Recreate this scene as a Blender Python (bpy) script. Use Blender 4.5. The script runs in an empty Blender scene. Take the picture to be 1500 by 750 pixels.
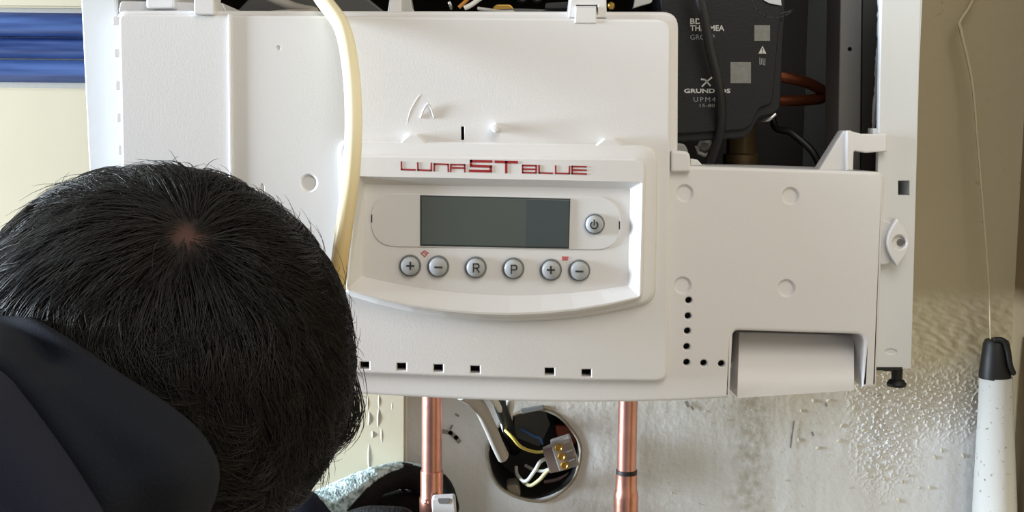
import bpy, bmesh, math, random
import numpy as np
from mathutils import Vector, Matrix, Euler, noise
random.seed(7); rng = np.random.default_rng(7)
C = bpy.context.scene.collection
R = math.radians
# ------------------------------------------------------------------ camera
F = 1775.0
CAM = Vector((0, -0.65, 1.345))
ROT = (Matrix.Rotation(R(84.0), 3, 'X') @ Matrix.Rotation(R(0.6), 3, 'Z'))
cd = bpy.data.cameras.new('camera'); cd.sensor_width = 36; cd.lens = 36*F/1500; cd.clip_start = .02
cam = bpy.data.objects.new('camera', cd); C.objects.link(cam)
cam.location = CAM; cam.rotation_euler = ROT.to_euler()
bpy.context.scene.camera = cam
# ------------------------------------------------------------------ world, lamps, exposure
w = bpy.data.worlds.new('world'); bpy.context.scene.world = w; w.use_nodes = True
bg = w.node_tree.nodes['Background']; bg.inputs[0].default_value = (1.0, .985, .97, 1); bg.inputs[1].default_value = .38
def area(name, loc, target, sx, sy, power, col):
    l = bpy.data.lights.new(name, 'AREA'); l.shape = 'RECTANGLE'; l.size = sx; l.size_y = sy
    l.energy = power; l.color = col
    o = bpy.data.objects.new(name, l); C.objects.link(o); o.location = loc
    o.rotation_euler = (Vector(target)-Vector(loc)).to_track_quat('-Z', 'Y').to_euler()
    return o
area('window_daylight', (-3.1, -.31, 1.46), (.1, .2, 1.15), .6, 1.1, 450, (.77, .89, 1.0))
area('room_lamp', (.24, -.80, 1.95), (.2, 0, 1.25), .55, .55, 5.6, (1.0, .96, .91))
vs = bpy.context.scene.view_settings
vs.view_transform = 'Standard'; vs.look = 'None'; vs.gamma = 1; vs.use_curve_mapping = False; vs.exposure = -0.20

# ------------------------------------------------------------------ helpers
def P(px, py, Y):
    """point of the plane y = Y seen at photo pixel (px, py)"""
    d = ROT @ Vector(((px-750)/F, (375-py)/F, -1))
    return CAM + d*((Y-CAM.y)/d.y)
def link(name, me, mat=None, parent=None, kind=None, label=None):
    o = bpy.data.objects.new(name, me); C.objects.link(o)
    if mat:
        for m in (mat if isinstance(mat, (list, tuple)) else [mat]): me.materials.append(m)
    if parent: 
        o.parent = parent; o.matrix_parent_inverse = parent.matrix_basis.inverted()
    if kind: o['kind'] = kind
    if label: o['label'] = label
    return o
def obj(name, bm, mat, parent=None, smooth=False, kind=None, label=None):
    bmesh.ops.recalc_face_normals(bm, faces=bm.faces[:])
    me = bpy.data.meshes.new(name); bm.to_mesh(me); bm.free()
    if smooth:
        me.shade_smooth()
        if smooth is not True: me.set_sharp_from_angle(angle=R(smooth))
    return link(name, me, mat, parent, kind, label)
def tag(o, label, cat, group=None):
    o['label'] = label; o['category'] = cat
    if group: o['group'] = group
    return o
def thing(name, label, cat, loc, group=None):
    o = bpy.data.objects.new(name, None); C.objects.link(o); o.location = loc; o.empty_display_size = .02
    o.matrix_basis = Matrix.Translation(Vector(loc))
    return tag(o, label, cat, group)
def lin(c):
    return tuple(((v/255)/12.92 if v/255 <= .04045 else ((v/255+.055)/1.055)**2.4) for v in c)+(1,)
def mat(name, rgb, rough=.5, metal=0, bump=0, bscale=300, var=.04, vscale=20, spec=.5, coat=0):
    m = bpy.data.materials.new(name); m.use_nodes = True
    nt = m.node_tree; b = nt.nodes['Principled BSDF']
    c = lin(rgb)
    b.inputs['Roughness'].default_value = rough; b.inputs['Metallic'].default_value = metal
    b.inputs['Specular IOR Level'].default_value = spec; b.inputs['Coat Weight'].default_value = coat
    tc = nt.nodes.new('ShaderNodeTexCoord')
    n = nt.nodes.new('ShaderNodeTexNoise'); n.inputs['Scale'].default_value = vscale; n.inputs['Detail'].default_value = 6
    nt.links.new(tc.outputs['Object'], n.inputs['Vector'])
    mx = nt.nodes.new('ShaderNodeMix'); mx.data_type = 'RGBA'
    mx.inputs[6].default_value = tuple(v*(1-var) for v in c[:3])+(1,); mx.inputs[7].default_value = tuple(min(1, v*(1+var)) for v in c[:3])+(1,)
    nt.links.new(n.outputs['Fac'], mx.inputs[0]); nt.links.new(mx.outputs[2], b.inputs['Base Color'])
    if bump:
        n2 = nt.nodes.new('ShaderNodeTexNoise'); n2.inputs['Scale'].default_value = bscale; n2.inputs['Detail'].default_value = 4
        nt.links.new(tc.outputs['Object'], n2.inputs['Vector'])
        bp = nt.nodes.new('ShaderNodeBump'); bp.inputs['Strength'].default_value = bump; bp.inputs['Distance'].default_value = .001
        nt.links.new(n2.outputs['Fac'], bp.inputs['Height']); nt.links.new(bp.outputs[0], b.inputs['Normal'])
    return m
M = {}
M['plastic'] = mat('white_plastic', (216, 214, 214), .42, bump=.06, bscale=900, var=.015)
M['plastic2'] = mat('pale_plastic', (210, 209, 209), .40, bump=.05, bscale=900, var=.015)
M['paint'] = mat('white_enamel', (214, 217, 220), .35, bump=.05, bscale=200, var=.03)
M['dark'] = mat('dark_interior', (50, 45, 40), .7, var=.15)
M['black'] = mat('black_plastic', (20, 21, 23), .45, var=.1)
M['rubber'] = mat('black_rubber', (14, 14, 15), .5, var=.1)
M['pump'] = mat('pump_housing', (17, 19, 23), .5, spec=.3, bump=.15, bscale=900, var=.06)
M['sheet'] = mat('dark_grey_sheet', (104, 102, 98), .5, metal=.1, var=.08)
M['print'] = mat('grey_print', (190, 192, 192), .6)
M['dimprint'] = mat('dim_print', (85, 87, 90), .6)
M['red'] = mat('red_print', (150, 22, 30), .5)
M['softred'] = mat('faded_red_print', (190, 95, 98), .6)
M['lcd'] = mat('display_glass', (78, 84, 80), .22, var=.03)
M['lcd2'] = mat('display_glass_edge', (66, 75, 76), .22, var=.03)
M['bezel'] = mat('display_border', (40, 46, 46), .4)
M['button'] = mat('silver_button', (164, 166, 168), .5, metal=.1, var=.03)
M['ring'] = mat('button_ring', (112, 114, 116), .45, var=.03)
M['symbol'] = mat('button_print', (42, 42, 44), .6)
M['copper'] = mat('copper', (208, 150, 135), .33, metal=.9, bump=.15, bscale=120, var=.22, vscale=60)
M['copper2'] = mat('copper_fitting', (206, 146, 128), .3, metal=.9, bump=.2, bscale=90, var=.3, vscale=80)
M['brass'] = mat('brass', (176, 138, 66), .35, metal=.8, var=.15)
M['steel'] = mat('steel', (190, 190, 188), .3, metal=.9, var=.1)
M['foil'] = mat('foil', (205, 206, 210), .3, metal=.45, bump=.6, bscale=160)
M['greyplast'] = mat('grey_plastic', (120, 121, 120), .5)
M['greysheath'] = mat('grey_sheath', (176, 170, 162), .5, var=.05)
M['wirewhite'] = mat('white_wire', (225, 224, 216), .45)
M['wireyellow'] = mat('yellow_wire', (214, 196, 96), .45)
M['wireorange'] = mat('orange_wire', (190, 128, 48), .45)
M['wireblue'] = mat('blue_wire', (70, 110, 170), .45)
M['orange'] = mat('orange_plastic', (150, 70, 40), .5, var=.2)
M['clear'] = mat('cloudy_plastic', (196, 188, 180), .2, var=.1); M['clear'].node_tree.nodes['Principled BSDF'].inputs['Transmission Weight'].default_value = .55
M['boxin'] = mat('box_inside', (44, 42, 42), .6, var=.2)
M['plasterchip'] = mat('plaster', (214, 208, 194), .8, bump=.3, bscale=300)
M['cream'] = mat('cream_tile', (214, 204, 178), .45, bump=.06, bscale=60, var=.05, vscale=14)
M['grout'] = mat('white_grout', (238, 236, 230), .8, bump=.2)
M['skin'] = mat('skin', (178, 128, 104), .5, bump=.1, bscale=500, var=.08)
M['hair'] = mat('black_hair', (19, 15, 13), .5, var=.3, spec=.45)
M['haircap'] = mat('hair_roots', (15, 12, 11), .7)
M['sweater'] = mat('navy_cotton', (31, 33, 48), .95, bump=.5, bscale=1500, var=.06, spec=.2)
M['sweater2'] = mat('navy_cotton_lining', (24, 27, 36), .95, bump=.5, bscale=1500, var=.06, spec=.2)
M['trousers'] = mat('dark_trousers', (40, 42, 48), .9, bump=.4, bscale=900)
M['shoe'] = mat('black_shoe', (25, 25, 26), .6)
M['floor'] = mat('floor_tile', (176, 160, 138), .5, bump=.05)
M['eye'] = mat('eye_white', (225, 222, 216), .2)
M['thread'] = mat('pale_thread', (206, 194, 160), .7)

def round_loop(corners, seg=6):
    """polygon of (x, y[, r]) pixels -> list of points with rounded corners"""
    out = []; n = len(corners)
    for i in range(n):
        c = corners[i]; p = Vector(c[:2]); r = c[2] if len(c) > 2 else 0
        a = Vector(corners[i-1][:2]); b = Vector(corners[(i+1) % n][:2])
        if r <= 0: out.append(p); continue
        d1 = (a-p); d2 = (b-p); l1 = d1.length; l2 = d2.length; d1.normalize(); d2.normalize()
        ang = math.acos(max(-1, min(1, d1.dot(d2)))); t = min(r/math.tan(ang/2), l1*.49, l2*.49)
        s = p+d1*t; e = p+d2*t
        for k in range(seg+1):
            u = k/seg
            out.append((1-u)**2*s+2*u*(1-u)*p+u*u*e)
    return out
def signed(pts): return .5*sum(pts[i-1].x*pts[i].y-pts[i].x*pts[i-1].y for i in range(len(pts)))
def offset(pts, d):
    """inset a loop by d pixels"""
    s = 1 if signed(pts) > 0 else -1; n = len(pts); out = []
    for i in range(n):
        e1 = (pts[i]-pts[i-1]); e2 = (pts[(i+1) % n]-pts[i])
        n1 = Vector((-e1.y, e1.x)); n2 = Vector((-e2.y, e2.x))
        n1 = n1.normalized() if n1.length > 1e-9 else Vector((0, 0)); n2 = n2.normalized() if n2.length > 1e-9 else Vector((0, 0))
        m = n1+n2
        if m.length < 1e-6: out.append(pts[i].copy()); continue
        m.normalize(); k = max(.35, m.dot(n2) if n2.length else 1)
        out.append(pts[i]+m*(s*d/k))
    return out
def circ(cx, cy, r, n=20, ry=None):
    ry = ry or r
    return [Vector((cx+r*math.cos(2*math.pi*k/n), cy+ry*math.sin(2*math.pi*k/n))) for k in range(n)]
def rect(x0, y0, x1, y1): return [Vector((x0, y0)), Vector((x1, y0)), Vector((x1, y1)), Vector((x0, y1))]
def ring(bm, pts, Y): return [bm.verts.new(P(p.x, p.y, Y)) for p in pts]
def bridge(bm, a, b):
    n = len(a)
    for i in range(n):
        j = (i+1) % n
        try: bm.faces.new((a[i], a[j], b[j], b[i]))
        except ValueError: pass
def fill(bm, rings, mi=0):
    ed = []
    for r in rings:
        for i in range(len(r)):
            e = bm.edges.get((r[i-1], r[i])) or bm.edges.new((r[i-1], r[i])); ed.append(e)
    res = bmesh.ops.triangle_fill(bm, edges=ed, use_beauty=True, use_dissolve=False)
    for f in res['geom']:
        if isinstance(f, bmesh.types.BMFace): f.material_index = mi
def plate_bm(pts, Y, depth, bevel=3, holes=(), back=False, bm=None, mi=0):
    """moulded plate: bevelled front at y=Y, walls running straight back; holes: (loop, chamfer px, depth, floor?)"""
    bm = bm or bmesh.new()
    bw = bevel/F*(Y-CAM.y)
    prev = None
    n = 4 if bevel > 1.5 else 2
    rings = []
    for k in range(n+1):
        a = math.pi/2*k/n
        rg = ring(bm, offset(pts, bevel*(1-math.sin(a))) if k < n else pts, Y) 
        dy = bw*(1-math.cos(a))
        for v in rg: v.co.y += dy
        if prev: bridge(bm, prev, rg)
        else: front = rg
        prev = rg
    last = [bm.verts.new(v.co+Vector((0, depth-bw, 0))) for v in prev]; bridge(bm, prev, last)
    if back: fill(bm, [last])
    fr = [front]
    for (hp, ch, dp, fl) in holes:
        r0 = ring(bm, hp, Y); fr.append(r0)
        cw = ch/F*(Y-CAM.y)
        r1 = ring(bm, offset(hp, ch), Y)
        for v in r1: v.co.y += cw
        bridge(bm, r0, r1)
        r2 = [bm.verts.new(v.co+Vector((0, max(dp-cw, .0002), 0))) for v in r1]; bridge(bm, r1, r2)
        if fl: fill(bm, [r2])
    fill(bm, fr, mi)
    return bm
def plate(name, pts, Y, depth, m, parent=None, bevel=3, holes=(), back=False, **kw):
    return obj(name, plate_bm(pts, Y, depth, bevel, holes, back), m, parent, **kw)
def spline(pts, n=8):
    pts = [Vector(p) for p in pts]; out = []
    for i in range(len(pts)-1):
        p0 = pts[max(i-1, 0)]; p1 = pts[i]; p2 = pts[i+1]; p3 = pts[min(i+2, len(pts)-1)]
        for k in range(n):
            t = k/n
            out.append(.5*((2*p1)+(p2-p0)*t+(2*p0-5*p1+4*p2-p3)*t*t+(3*p1-p0-3*p2+p3)*t**3))
    out.append(pts[-1]); return out
def tube_bm(pts, rad, seg=12, n=8, bm=None, sm=True, dome=False, flat=1.0, mi=0):
    bm = bm or bmesh.new()
    m = len(pts)
    rads = list(rad) if isinstance(rad, (list, tuple)) else [rad]*m
    if sm and m > 2:
        q = spline(pts, n); rr = []
        for i in range(m-1): rr += [rads[i]+(rads[i+1]-rads[i])*k/n for k in range(n)]
        rr.append(rads[-1])
    else: q = [Vector(p) for p in pts]; rr = rads
    if dome:
        d0 = (q[0]-q[1]).normalized(); d1 = (q[-1]-q[-2]).normalized(); a, b = [], []
        for k in range(1, 5):
            s = math.sin(k*math.pi/8); c = math.cos(k*math.pi/8)
            if k == 4: c = .08
            a.insert(0, (q[0]+d0*rr[0]*s, rr[0]*c)); b.append((q[-1]+d1*rr[-1]*s, rr[-1]*c))
        q = [x[0] for x in a]+q+[x[0] for x in b]; rr = [x[1] for x in a]+rr+[x[1] for x in b]
    t0 = (q[1]-q[0]).normalized(); up = Vector((0, 0, 1)) if abs(t0.z) < .9 else Vector((1, 0, 0))
    nrm = (up-t0*up.dot(t0)).normalized(); prev = None
    for i, p in enumerate(q):
        t = (q[min(i+1, len(q)-1)]-q[max(i-1, 0)]).normalized()
        nrm = (nrm-t*nrm.dot(t)); nrm.normalize(); bn = t.cross(nrm)
        rg = [bm.verts.new(p+(nrm*math.cos(2*math.pi*k/seg)+bn*flat*math.sin(2*math.pi*k/seg))*rr[i]) for k in range(seg)]
        if prev: bridge(bm, prev, rg)
        else: first = rg
        prev = rg
    for c in (first, prev):
        f = bm.faces.new(c)
    return bm
def tube(name, pts, rad, m, parent=None, seg=12, n=8, **kw):
    return obj(name, tube_bm(pts, rad, seg, n), m, parent, smooth=50, **kw)
def px(lst): return [P(*p) for p in lst]
def lathe_bm(center, axis, prof, seg=24, bm=None, a0=None):
    """prof: list of (distance along axis, radius)"""
    bm = bm or bmesh.new(); axis = Vector(axis).normalized()
    u = Vector((1, 0, 0)) if abs(axis.x) < .9 else Vector((0, 0, 1)); u = (u-axis*u.dot(axis)).normalized(); v = axis.cross(u)
    prev = None
    for (h, r) in prof:
        rg = [bm.verts.new(Vector(center)+axis*h+(u*math.cos(2*math.pi*k/seg)+v*math.sin(2*math.pi*k/seg))*max(r, 1e-5)) for k in range(seg)]
        if prev: bridge(bm, prev, rg)
        else: first = rg
        prev = rg
    bm.faces.new(first); bm.faces.new(prev)
    return bm
def strokes_bm(lines, wd, Y, bm=None, th=.0002):
    bm = bm or bmesh.new()
    for ln in lines:
        for a, b in zip(ln[:-1], ln[1:]):
            a = Vector(a); b = Vector(b); d = (b-a)
            if d.length < 1e-6: continue
            d.normalize(); nn = Vector((-d.y, d.x))*wd/2; e = d*wd/2
            q = [a-e+nn, b+e+nn, b+e-nn, a-e-nn]
            f = ring(bm, q, Y-th); bk = ring(bm, q, Y)
            bm.faces.new(f); bridge(bm, f, bk)
    return bm
def text_bm(s, x, y, h, Y, bm=None, width=None, slant=0, bold=0, font_space=1):
    """flat print: text whose baseline starts at pixel (x, y), capital height h pixels"""
    cu = bpy.data.curves.new('t', 'FONT'); cu.body = s; cu.size = 1; cu.space_character = font_space; cu.offset = bold; cu.resolution_u = 2
    o = bpy.data.objects.new('t', cu); C.objects.link(o)
    dg = bpy.context.evaluated_depsgraph_get(); me = bpy.data.meshes.new_from_object(o.evaluated_get(dg))
    bpy.data.objects.remove(o); bpy.data.curves.remove(cu)
    bm = bm or bmesh.new()
    xs = [v.co.x for v in me.vertices]; x0 = min(xs); sx = h/.7
    if width: sx = width/(max(xs)-x0)
    vm = [bm.verts.new(P(x+(v.co.x-x0)*sx, y-v.co.y*h/.7+(v.co.x-x0)*sx*slant, Y-.0002)) for v in me.vertices]
    for p in me.polygons:
        try: bm.faces.new([vm[i] for i in p.vertices])
        except ValueError: pass
    bpy.data.meshes.remove(me)
    return bm
def remesh(bm, voxel, smooth=4):
    me = bpy.data.meshes.new('tmp'); bmesh.ops.recalc_face_normals(bm, faces=bm.faces[:]); bm.to_mesh(me); bm.free()
    o = bpy.data.objects.new('tmp', me); C.objects.link(o)
    r = o.modifiers.new('r', 'REMESH'); r.mode = 'VOXEL'; r.voxel_size = voxel
    s = o.modifiers.new('s', 'SMOOTH'); s.factor = .5; s.iterations = smooth
    dg = bpy.context.evaluated_depsgraph_get(); m2 = bpy.data.meshes.new_from_object(o.evaluated_get(dg))
    bpy.data.objects.remove(o); m2.shade_smooth()
    return m2
# ------------------------------------------------------------------ the setting
YW = .30                         # plaster wall behind the boiler
def wall_material():
    m = bpy.data.materials.new('old_plaster'); m.use_nodes = True; nt = m.node_tree; b = nt.nodes['Principled BSDF']
    N = nt.nodes.new; L = nt.links.new
    tc = N('ShaderNodeTexCoord'); sep = N('ShaderNodeSeparateXYZ'); L(tc.outputs['Object'], sep.inputs[0])
    def ns(sc, det=6, vec=None):
        n = N('ShaderNodeTexNoise'); n.inputs['Scale'].default_value = sc; n.inputs['Detail'].default_value = det
        L(vec or tc.outputs['Object'], n.inputs['Vector']); return n.outputs['Fac']
    def mathn(op, a, bb=None):
        n = N('ShaderNodeMath'); n.operation = op
        for i, v in enumerate((a, bb)):
            if v is None: continue
            if isinstance(v, (int, float)): n.inputs[i].default_value = v
            else: L(v, n.inputs[i])
        return n.outputs[0]
    def ramp(v, a, bb):
        n = N('ShaderNodeMapRange'); n.inputs[1].default_value = a; n.inputs[2].default_value = bb; L(v, n.inputs[0]); return n.outputs[0]
    def mix(f, a, bb):
        n = N('ShaderNodeMix'); n.data_type = 'RGBA'; L(f, n.inputs[0])
        for i, v in ((6, a), (7, bb)):
            if isinstance(v, tuple): n.inputs[i].default_value = v
            else: L(v, n.inputs[i])
        return n.outputs[2]
    # bare tan plaster above, whitewashed grey plaster below
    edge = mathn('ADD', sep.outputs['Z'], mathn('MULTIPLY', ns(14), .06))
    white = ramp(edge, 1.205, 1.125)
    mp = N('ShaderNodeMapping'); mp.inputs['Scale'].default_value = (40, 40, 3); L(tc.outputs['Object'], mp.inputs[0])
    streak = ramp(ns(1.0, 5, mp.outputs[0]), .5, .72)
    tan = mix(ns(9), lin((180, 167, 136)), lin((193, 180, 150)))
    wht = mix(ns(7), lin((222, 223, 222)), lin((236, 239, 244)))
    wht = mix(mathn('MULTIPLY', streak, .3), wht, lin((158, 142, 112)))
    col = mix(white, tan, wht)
    # brown damp streak running down under the boiler
    dx = mathn('ABSOLUTE', mathn('ADD', mathn('ADD', sep.outputs['X'], -P(1100, 660, .30).x), mathn('MULTIPLY', mathn('ADD', ns(45), -.5), .035)))
    stain = mathn('MULTIPLY', ramp(dx, .020, .004), ramp(ns(120, 4), .30, .62))
    col = mix(mathn('MULTIPLY', stain, .55), col, lin((150, 134, 104)))
    spots = ramp(ns(95, 2), .74, .78)
    col = mix(mathn('MULTIPLY', spots, .35), col, lin((120, 108, 90)))
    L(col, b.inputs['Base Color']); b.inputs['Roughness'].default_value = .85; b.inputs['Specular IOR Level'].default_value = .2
    bp = N('ShaderNodeBump'); bp.inputs['Strength'].default_value = .35; bp.inputs['Distance'].default_value = .002
    L(ns(160, 8), bp.inputs['Height']); L(bp.outputs[0], b.inputs['Normal'])
    return m
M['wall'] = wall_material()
XS = P(1235, 600, YW).x; XC = P(1489, 375, YW).x       # start of the rough grid, room corner
ZB, ZT = 0.0, 2.3
XL = P(590, 650, YW).x
BOXC = P(782, 667, YW); BOXR = 70/F*(YW-CAM.y)
bm = bmesh.new()
q = [(-1.6, ZB), (XS, ZB), (XS, 1.02), (XS, 1.25), (XS, ZT), (-1.6, ZT)]
outer = [bm.verts.new((x, YW, z)) for x, z in q]
hole = [bm.verts.new(BOXC+Vector((math.cos(a)*BOXR*(1+.02*math.sin(5*a)), 0, math.sin(a)*BOXR*(1+.03*math.cos(3*a))))) for a in [2*math.pi*k/40 for k in range(40)]]
fill(bm, [outer, hole])
rim = [bm.verts.new(v.co+Vector((0, .02, 0))) for v in hole]; bridge(bm, hole, rim)
# rough patch: blistered plaster crumbs with a soft border
nx, nz = 250, 400; z0, z1 = 1.02, 1.25
def px_of(x, z):
    v = ROT.inverted() @ (Vector((x, YW, z))-CAM); return 750+F*v.x/-v.z, 375-F*v.y/-v.z
def rough(x, z):
    u, v = px_of(x, z)
    def g(cx, cy, rx, ry): return math.exp(-(((u-cx)/rx)**2+((v-cy)/ry)**2)*1.2)
    a = max(g(1295, 625, 42, 75), g(1370, 590, 80, 42), g(1300, 575, 60, 40))
    f = min(1, max(0, (x-XS)/.006))*min(1, max(0, (z1-z)/.02))*min(1, max(0, (z-z0)/.01))
    p = Vector((x, z, 0))
    h = noise.noise(p*360)*.5+noise.noise(p*680+Vector((5, 2, 1)))*.4
    crumb = min(.22, max(0, h-.02))*a*.0095
    up = max(0, min(1, (620-v)/120))*max(.12, min(1, (v-370)/110)); ridge = noise.noise(Vector((x*120, z*300+x*90, 3)))*.0008*up*(1-a)
    fine = noise.noise(p*30)*.0006
    return -(crumb+ridge+fine)*f
grid = []
for j in range(nz+1):
    z = z0+(z1-z0)*j/nz; row = []
    for i in range(nx+1):
        x = XS+(XC-XS)*i/nx
        row.append(bm.verts.new((x, YW+(rough(x, z) if 0 < i else 0), z)))
    grid.append(row)
for j in range(nz):
    for i in range(nx): bm.faces.new((grid[j][i], grid[j][i+1], grid[j+1][i+1], grid[j+1][i]))
for (a, b) in ((ZB, z0), (z1, ZT)):
    bm.faces.new([bm.verts.new(v) for v in ((XS, YW, a), (XC, YW, a), (XC, YW, b), (XS, YW, b))])
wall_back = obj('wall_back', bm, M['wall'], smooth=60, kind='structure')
# right side wall
bm = bmesh.new()
bm.faces.new([bm.verts.new(v) for v in ((XC, YW, ZB), (XC, -1.2, ZB), (XC, -1.2, ZT), (XC, YW, ZT))])
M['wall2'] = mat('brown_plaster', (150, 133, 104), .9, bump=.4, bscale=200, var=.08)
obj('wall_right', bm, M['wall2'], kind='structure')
# floor far below
bm = bmesh.new(); bm.faces.new([bm.verts.new(v) for v in ((-1.6, YW, 0), (XC, YW, 0), (XC, -1.2, 0), (-1.6, -1.2, 0))])
obj('floor', bm, M['floor'], kind='structure')
# cream tiling on the left, proud of the plaster; its finished edge stands left of the first pipe
YT = .283
def slab(x0, x1, z0_, z1_, y0, y1, bev=.0015):
    bm = bmesh.new(); bmesh.ops.create_cube(bm, size=1)
    for v in bm.verts: v.co = Vector((x0+(v.co.x+.5)*(x1-x0), y0+(v.co.y+.5)*(y1-y0), z0_+(v.co.z+.5)*(z1_-z0_)))
    bmesh.ops.bevel(bm, geom=bm.edges[:], offset=bev, segments=2, affect='EDGES')
    return bm
xe = P(596, 640, YT).x
zline = P(60, 124, YT).z; zt0 = P(60, 17, YT).z
obj('tile_bed', slab(-1.6, xe-.001, ZB, ZT, YT+.004, YW-.0005, .0005), M['grout'], wall_back)
TW, TH = .20, .336
proto = None
gap = .0018
cols = [xe-TW*k for k in range(0, 7)]
zrows = [(zline-gap-TH*(k+1), zline-gap-TH*k) for k in range(0, 5)]+[(zt0+gap+TH*k, zt0+gap+TH*(k+1)) for k in range(0, 2)]
me_t = None
for cx in cols:
    for (a, b) in zrows:
        if me_t is None:
            bm = slab(-TW/2+gap/2, TW/2-gap/2, -TH/2+gap/2, TH/2-gap/2, 0, .0075)
            o = obj('wall_tile', bm, M['cream'], wall_back); me_t = o.data
        else: o = link('wall_tile', me_t, None, wall_back)
        o.location = (cx-TW/2, YT-.002, (a+b)/2)
# blue glazed border strip: two rounded bands on a dark joint
mb = bpy.data.materials.new('blue_glaze'); mb.use_nodes = True; nt = mb.node_tree; b = nt.nodes['Principled BSDF']
tc = nt.nodes.new('ShaderNodeTexCoord'); mp = nt.nodes.new('ShaderNodeMapping'); mp.inputs['Scale'].default_value = (6, 40, 130)
n1 = nt.nodes.new('ShaderNodeTexNoise'); n1.inputs['Scale'].default_value = 1.4; n1.inputs['Detail'].default_value = 5
cr = nt.nodes.new('ShaderNodeValToRGB'); cr.color_ramp.elements[0].position = .34; cr.color_ramp.elements[0].color = lin((22, 44, 98))
cr.color_ramp.elements[1].position = .72; cr.color_ramp.elements[1].color = lin((84, 112, 170))
nt.links.new(tc.outputs['Object'], mp.inputs[0]); nt.links.new(mp.outputs[0], n1.inputs['Vector']); nt.links.new(n1.outputs['Fac'], cr.inputs[0]); nt.links.new(cr.outputs[0], b.inputs['Base Color'])
b.inputs['Roughness'].default_value = .3
def band(y0, y1, out, name, parent, x0=-1.2, x1=None):
    za = P(60, y1, YT).z; zb = P(60, y0, YT).z; bm = bmesh.new(); prof = []
    for k in range(11):
        t = k/10; prof.append((YT-.002-out*math.sin(math.pi*t)**.7, za+(zb-za)*t))
    r0 = [bm.verts.new((x0, y, z)) for y, z in prof]; r1 = [bm.verts.new((x1, y, z)) for y, z in prof]
    for k in range(10): bm.faces.new((r0[k], r0[k+1], r1[k+1], r1[k]))
    bm.faces.new(r0); bm.faces.new(r1[::-1])
    return obj(name, bm, mb, parent, smooth=40)
for k in range(-2, 5):
    xr = P(145, 60, YT).x-.2*k
    band(19, 55, .006, 'border_tile', wall_back, xr-.1985, xr)
    band(56, 86, .007, 'border_tile', wall_back, xr-.1985, xr)
    band(88, 121, .008, 'border_tile', wall_back, xr-.1985, xr)
# white plaster runs on the tiling
bm = bmesh.new()
for (x, ya, yb, wd) in ((539, 575, 606, 1.6), (541, 604, 622, 2.4), (546, 632, 640, 2.6), (541, 650, 690, 2.2), (556, 575, 600, 1.8), (555, 598, 625, 2.2), (559, 620, 655, 1.6), (575, 580, 610, 1.2)):
    tube_bm(px([(x, ya, YT-.001), (x+random.uniform(-1, 1), (ya+yb)/2, YT-.0016), (x+random.uniform(-1, 1.5), yb, YT-.001)]), wd/F*.9, 6, 4, bm, dome=True)
obj('plaster_run', bm, M['plasterchip'], wall_back, smooth=True, kind='stuff')
# chipped dents in the plaster beside the first pipe, and loose crumbs
bm = bmesh.new()
for k in range(90):
    u = random.gauss(1300, 55); v = random.gauss(625, 60)
    if k > 60: u = random.uniform(960, 1250); v = random.uniform(600, 745)
    if not (940 < u < 1435 and 580 < v < 748): continue
    c = P(u, v, YW-.0006); r = random.uniform(.0006, .0017)*(1 if k <= 60 else .5)
    bmesh.ops.create_icosphere(bm, subdivisions=1, radius=r, matrix=Matrix.Translation(c) @ Euler((0, random.random()*3, 0)).to_matrix().to_4x4() @ Matrix.Diagonal((1, .6, random.uniform(1, 1.8), 1)))
obj('plaster_crumbs', bm, M['plasterchip'], wall_back, kind='stuff')
bm = bmesh.new()
for (pp, wd) in (([(648, 632), (660, 634), (668, 641), (672, 646)], 6), ([(660, 628), (662, 624)], 3), ([(668, 607), (671, 609)], 3), ([(1163, 618), (1160, 640), (1158, 655)], 2.4), ([(1210, 592), (1211, 594)], 3), ([(1190, 634), (1191, 637)], 3), ([(1006, 590), (1008, 594)], 5), ([(1013, 596), (1015, 599)], 3)):
    strokes_bm([pp], wd, YW-.0012, bm)
M['dent'] = mat('bare_grey_plaster', (146, 141, 132), .9, bump=.5)
obj('plaster_chip', bm, M['dent'], wall_back, kind='stuff')
# ------------------------------------------------------------------ the boiler
boiler = thing('gas_boiler', 'white wall-hung gas boiler with open front, control panel and dark pump inside', 'boiler', P(700, 585, .02))
B = boiler
def casing_side(name, front_poly, Yf, xback_side, holes=()):
    return plate(name, front_poly, Yf, .27, M['paint'], B, bevel=4, holes=holes)
# left upright of the casing: front flange plus its side running back to the wall
UP = -1500
lf = [Vector(p) for p in ((117, -120), (168, -120), (178, 560), (150, 560))]
plate('casing_side', [Vector(p) for p in ((113, -120), (166, -120), (185, 560), (146, 560))], .014, .004, M['paint'], B, bevel=2)
rp = [Vector(p) for p in ((1293, -120), (1353, -120), (1335, 541), (1280, 541))]
plate('casing_side', rp, .014, .004, M['paint'], B, bevel=2, holes=[(rect(1315, 264, 1333, 287), .8, .02, False), (circ(1305, 515, 10, 14, 5), 2, .001, True)])
# carcass: back, bottom, dark lining behind
def wbox(name, x0, x1, z0_, z1_, y0, y1, m, bev=.001, parent=None, **kw): return obj(name, slab(x0, x1, z0_, z1_, y0, y1, bev), m, parent or B, **kw)
bx0 = P(150, 300, .05).x; bx1 = P(1322, 300, .05).x; bz0 = P(1300, 534, .03).z; zt = 1.62
xl_ = P(134, 300, .014).x; xr_ = P(1341, 300, .014).x
wbox('side_sheet', xl_-.0015, xl_+.0005, bz0, zt, .022, .283, M['paint'], .0004)
wbox('side_sheet', xr_-.0005, xr_+.0015, bz0, zt, .022, .299, M['paint'], .0004)
wbox('hole_shade_backing', bx1, xr_-.001, bz0, zt, .034, .04, M['dark'])  # dark strip added behind the flange's square hole to make it look shaded
wbox('back_panel', bx0+.004, bx1-.004, bz0, zt, .275, .288, M['dark'])
wbox('lining', bx0+.001, bx0+.004, bz0, zt, .03, .275, M['dark'])
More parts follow.
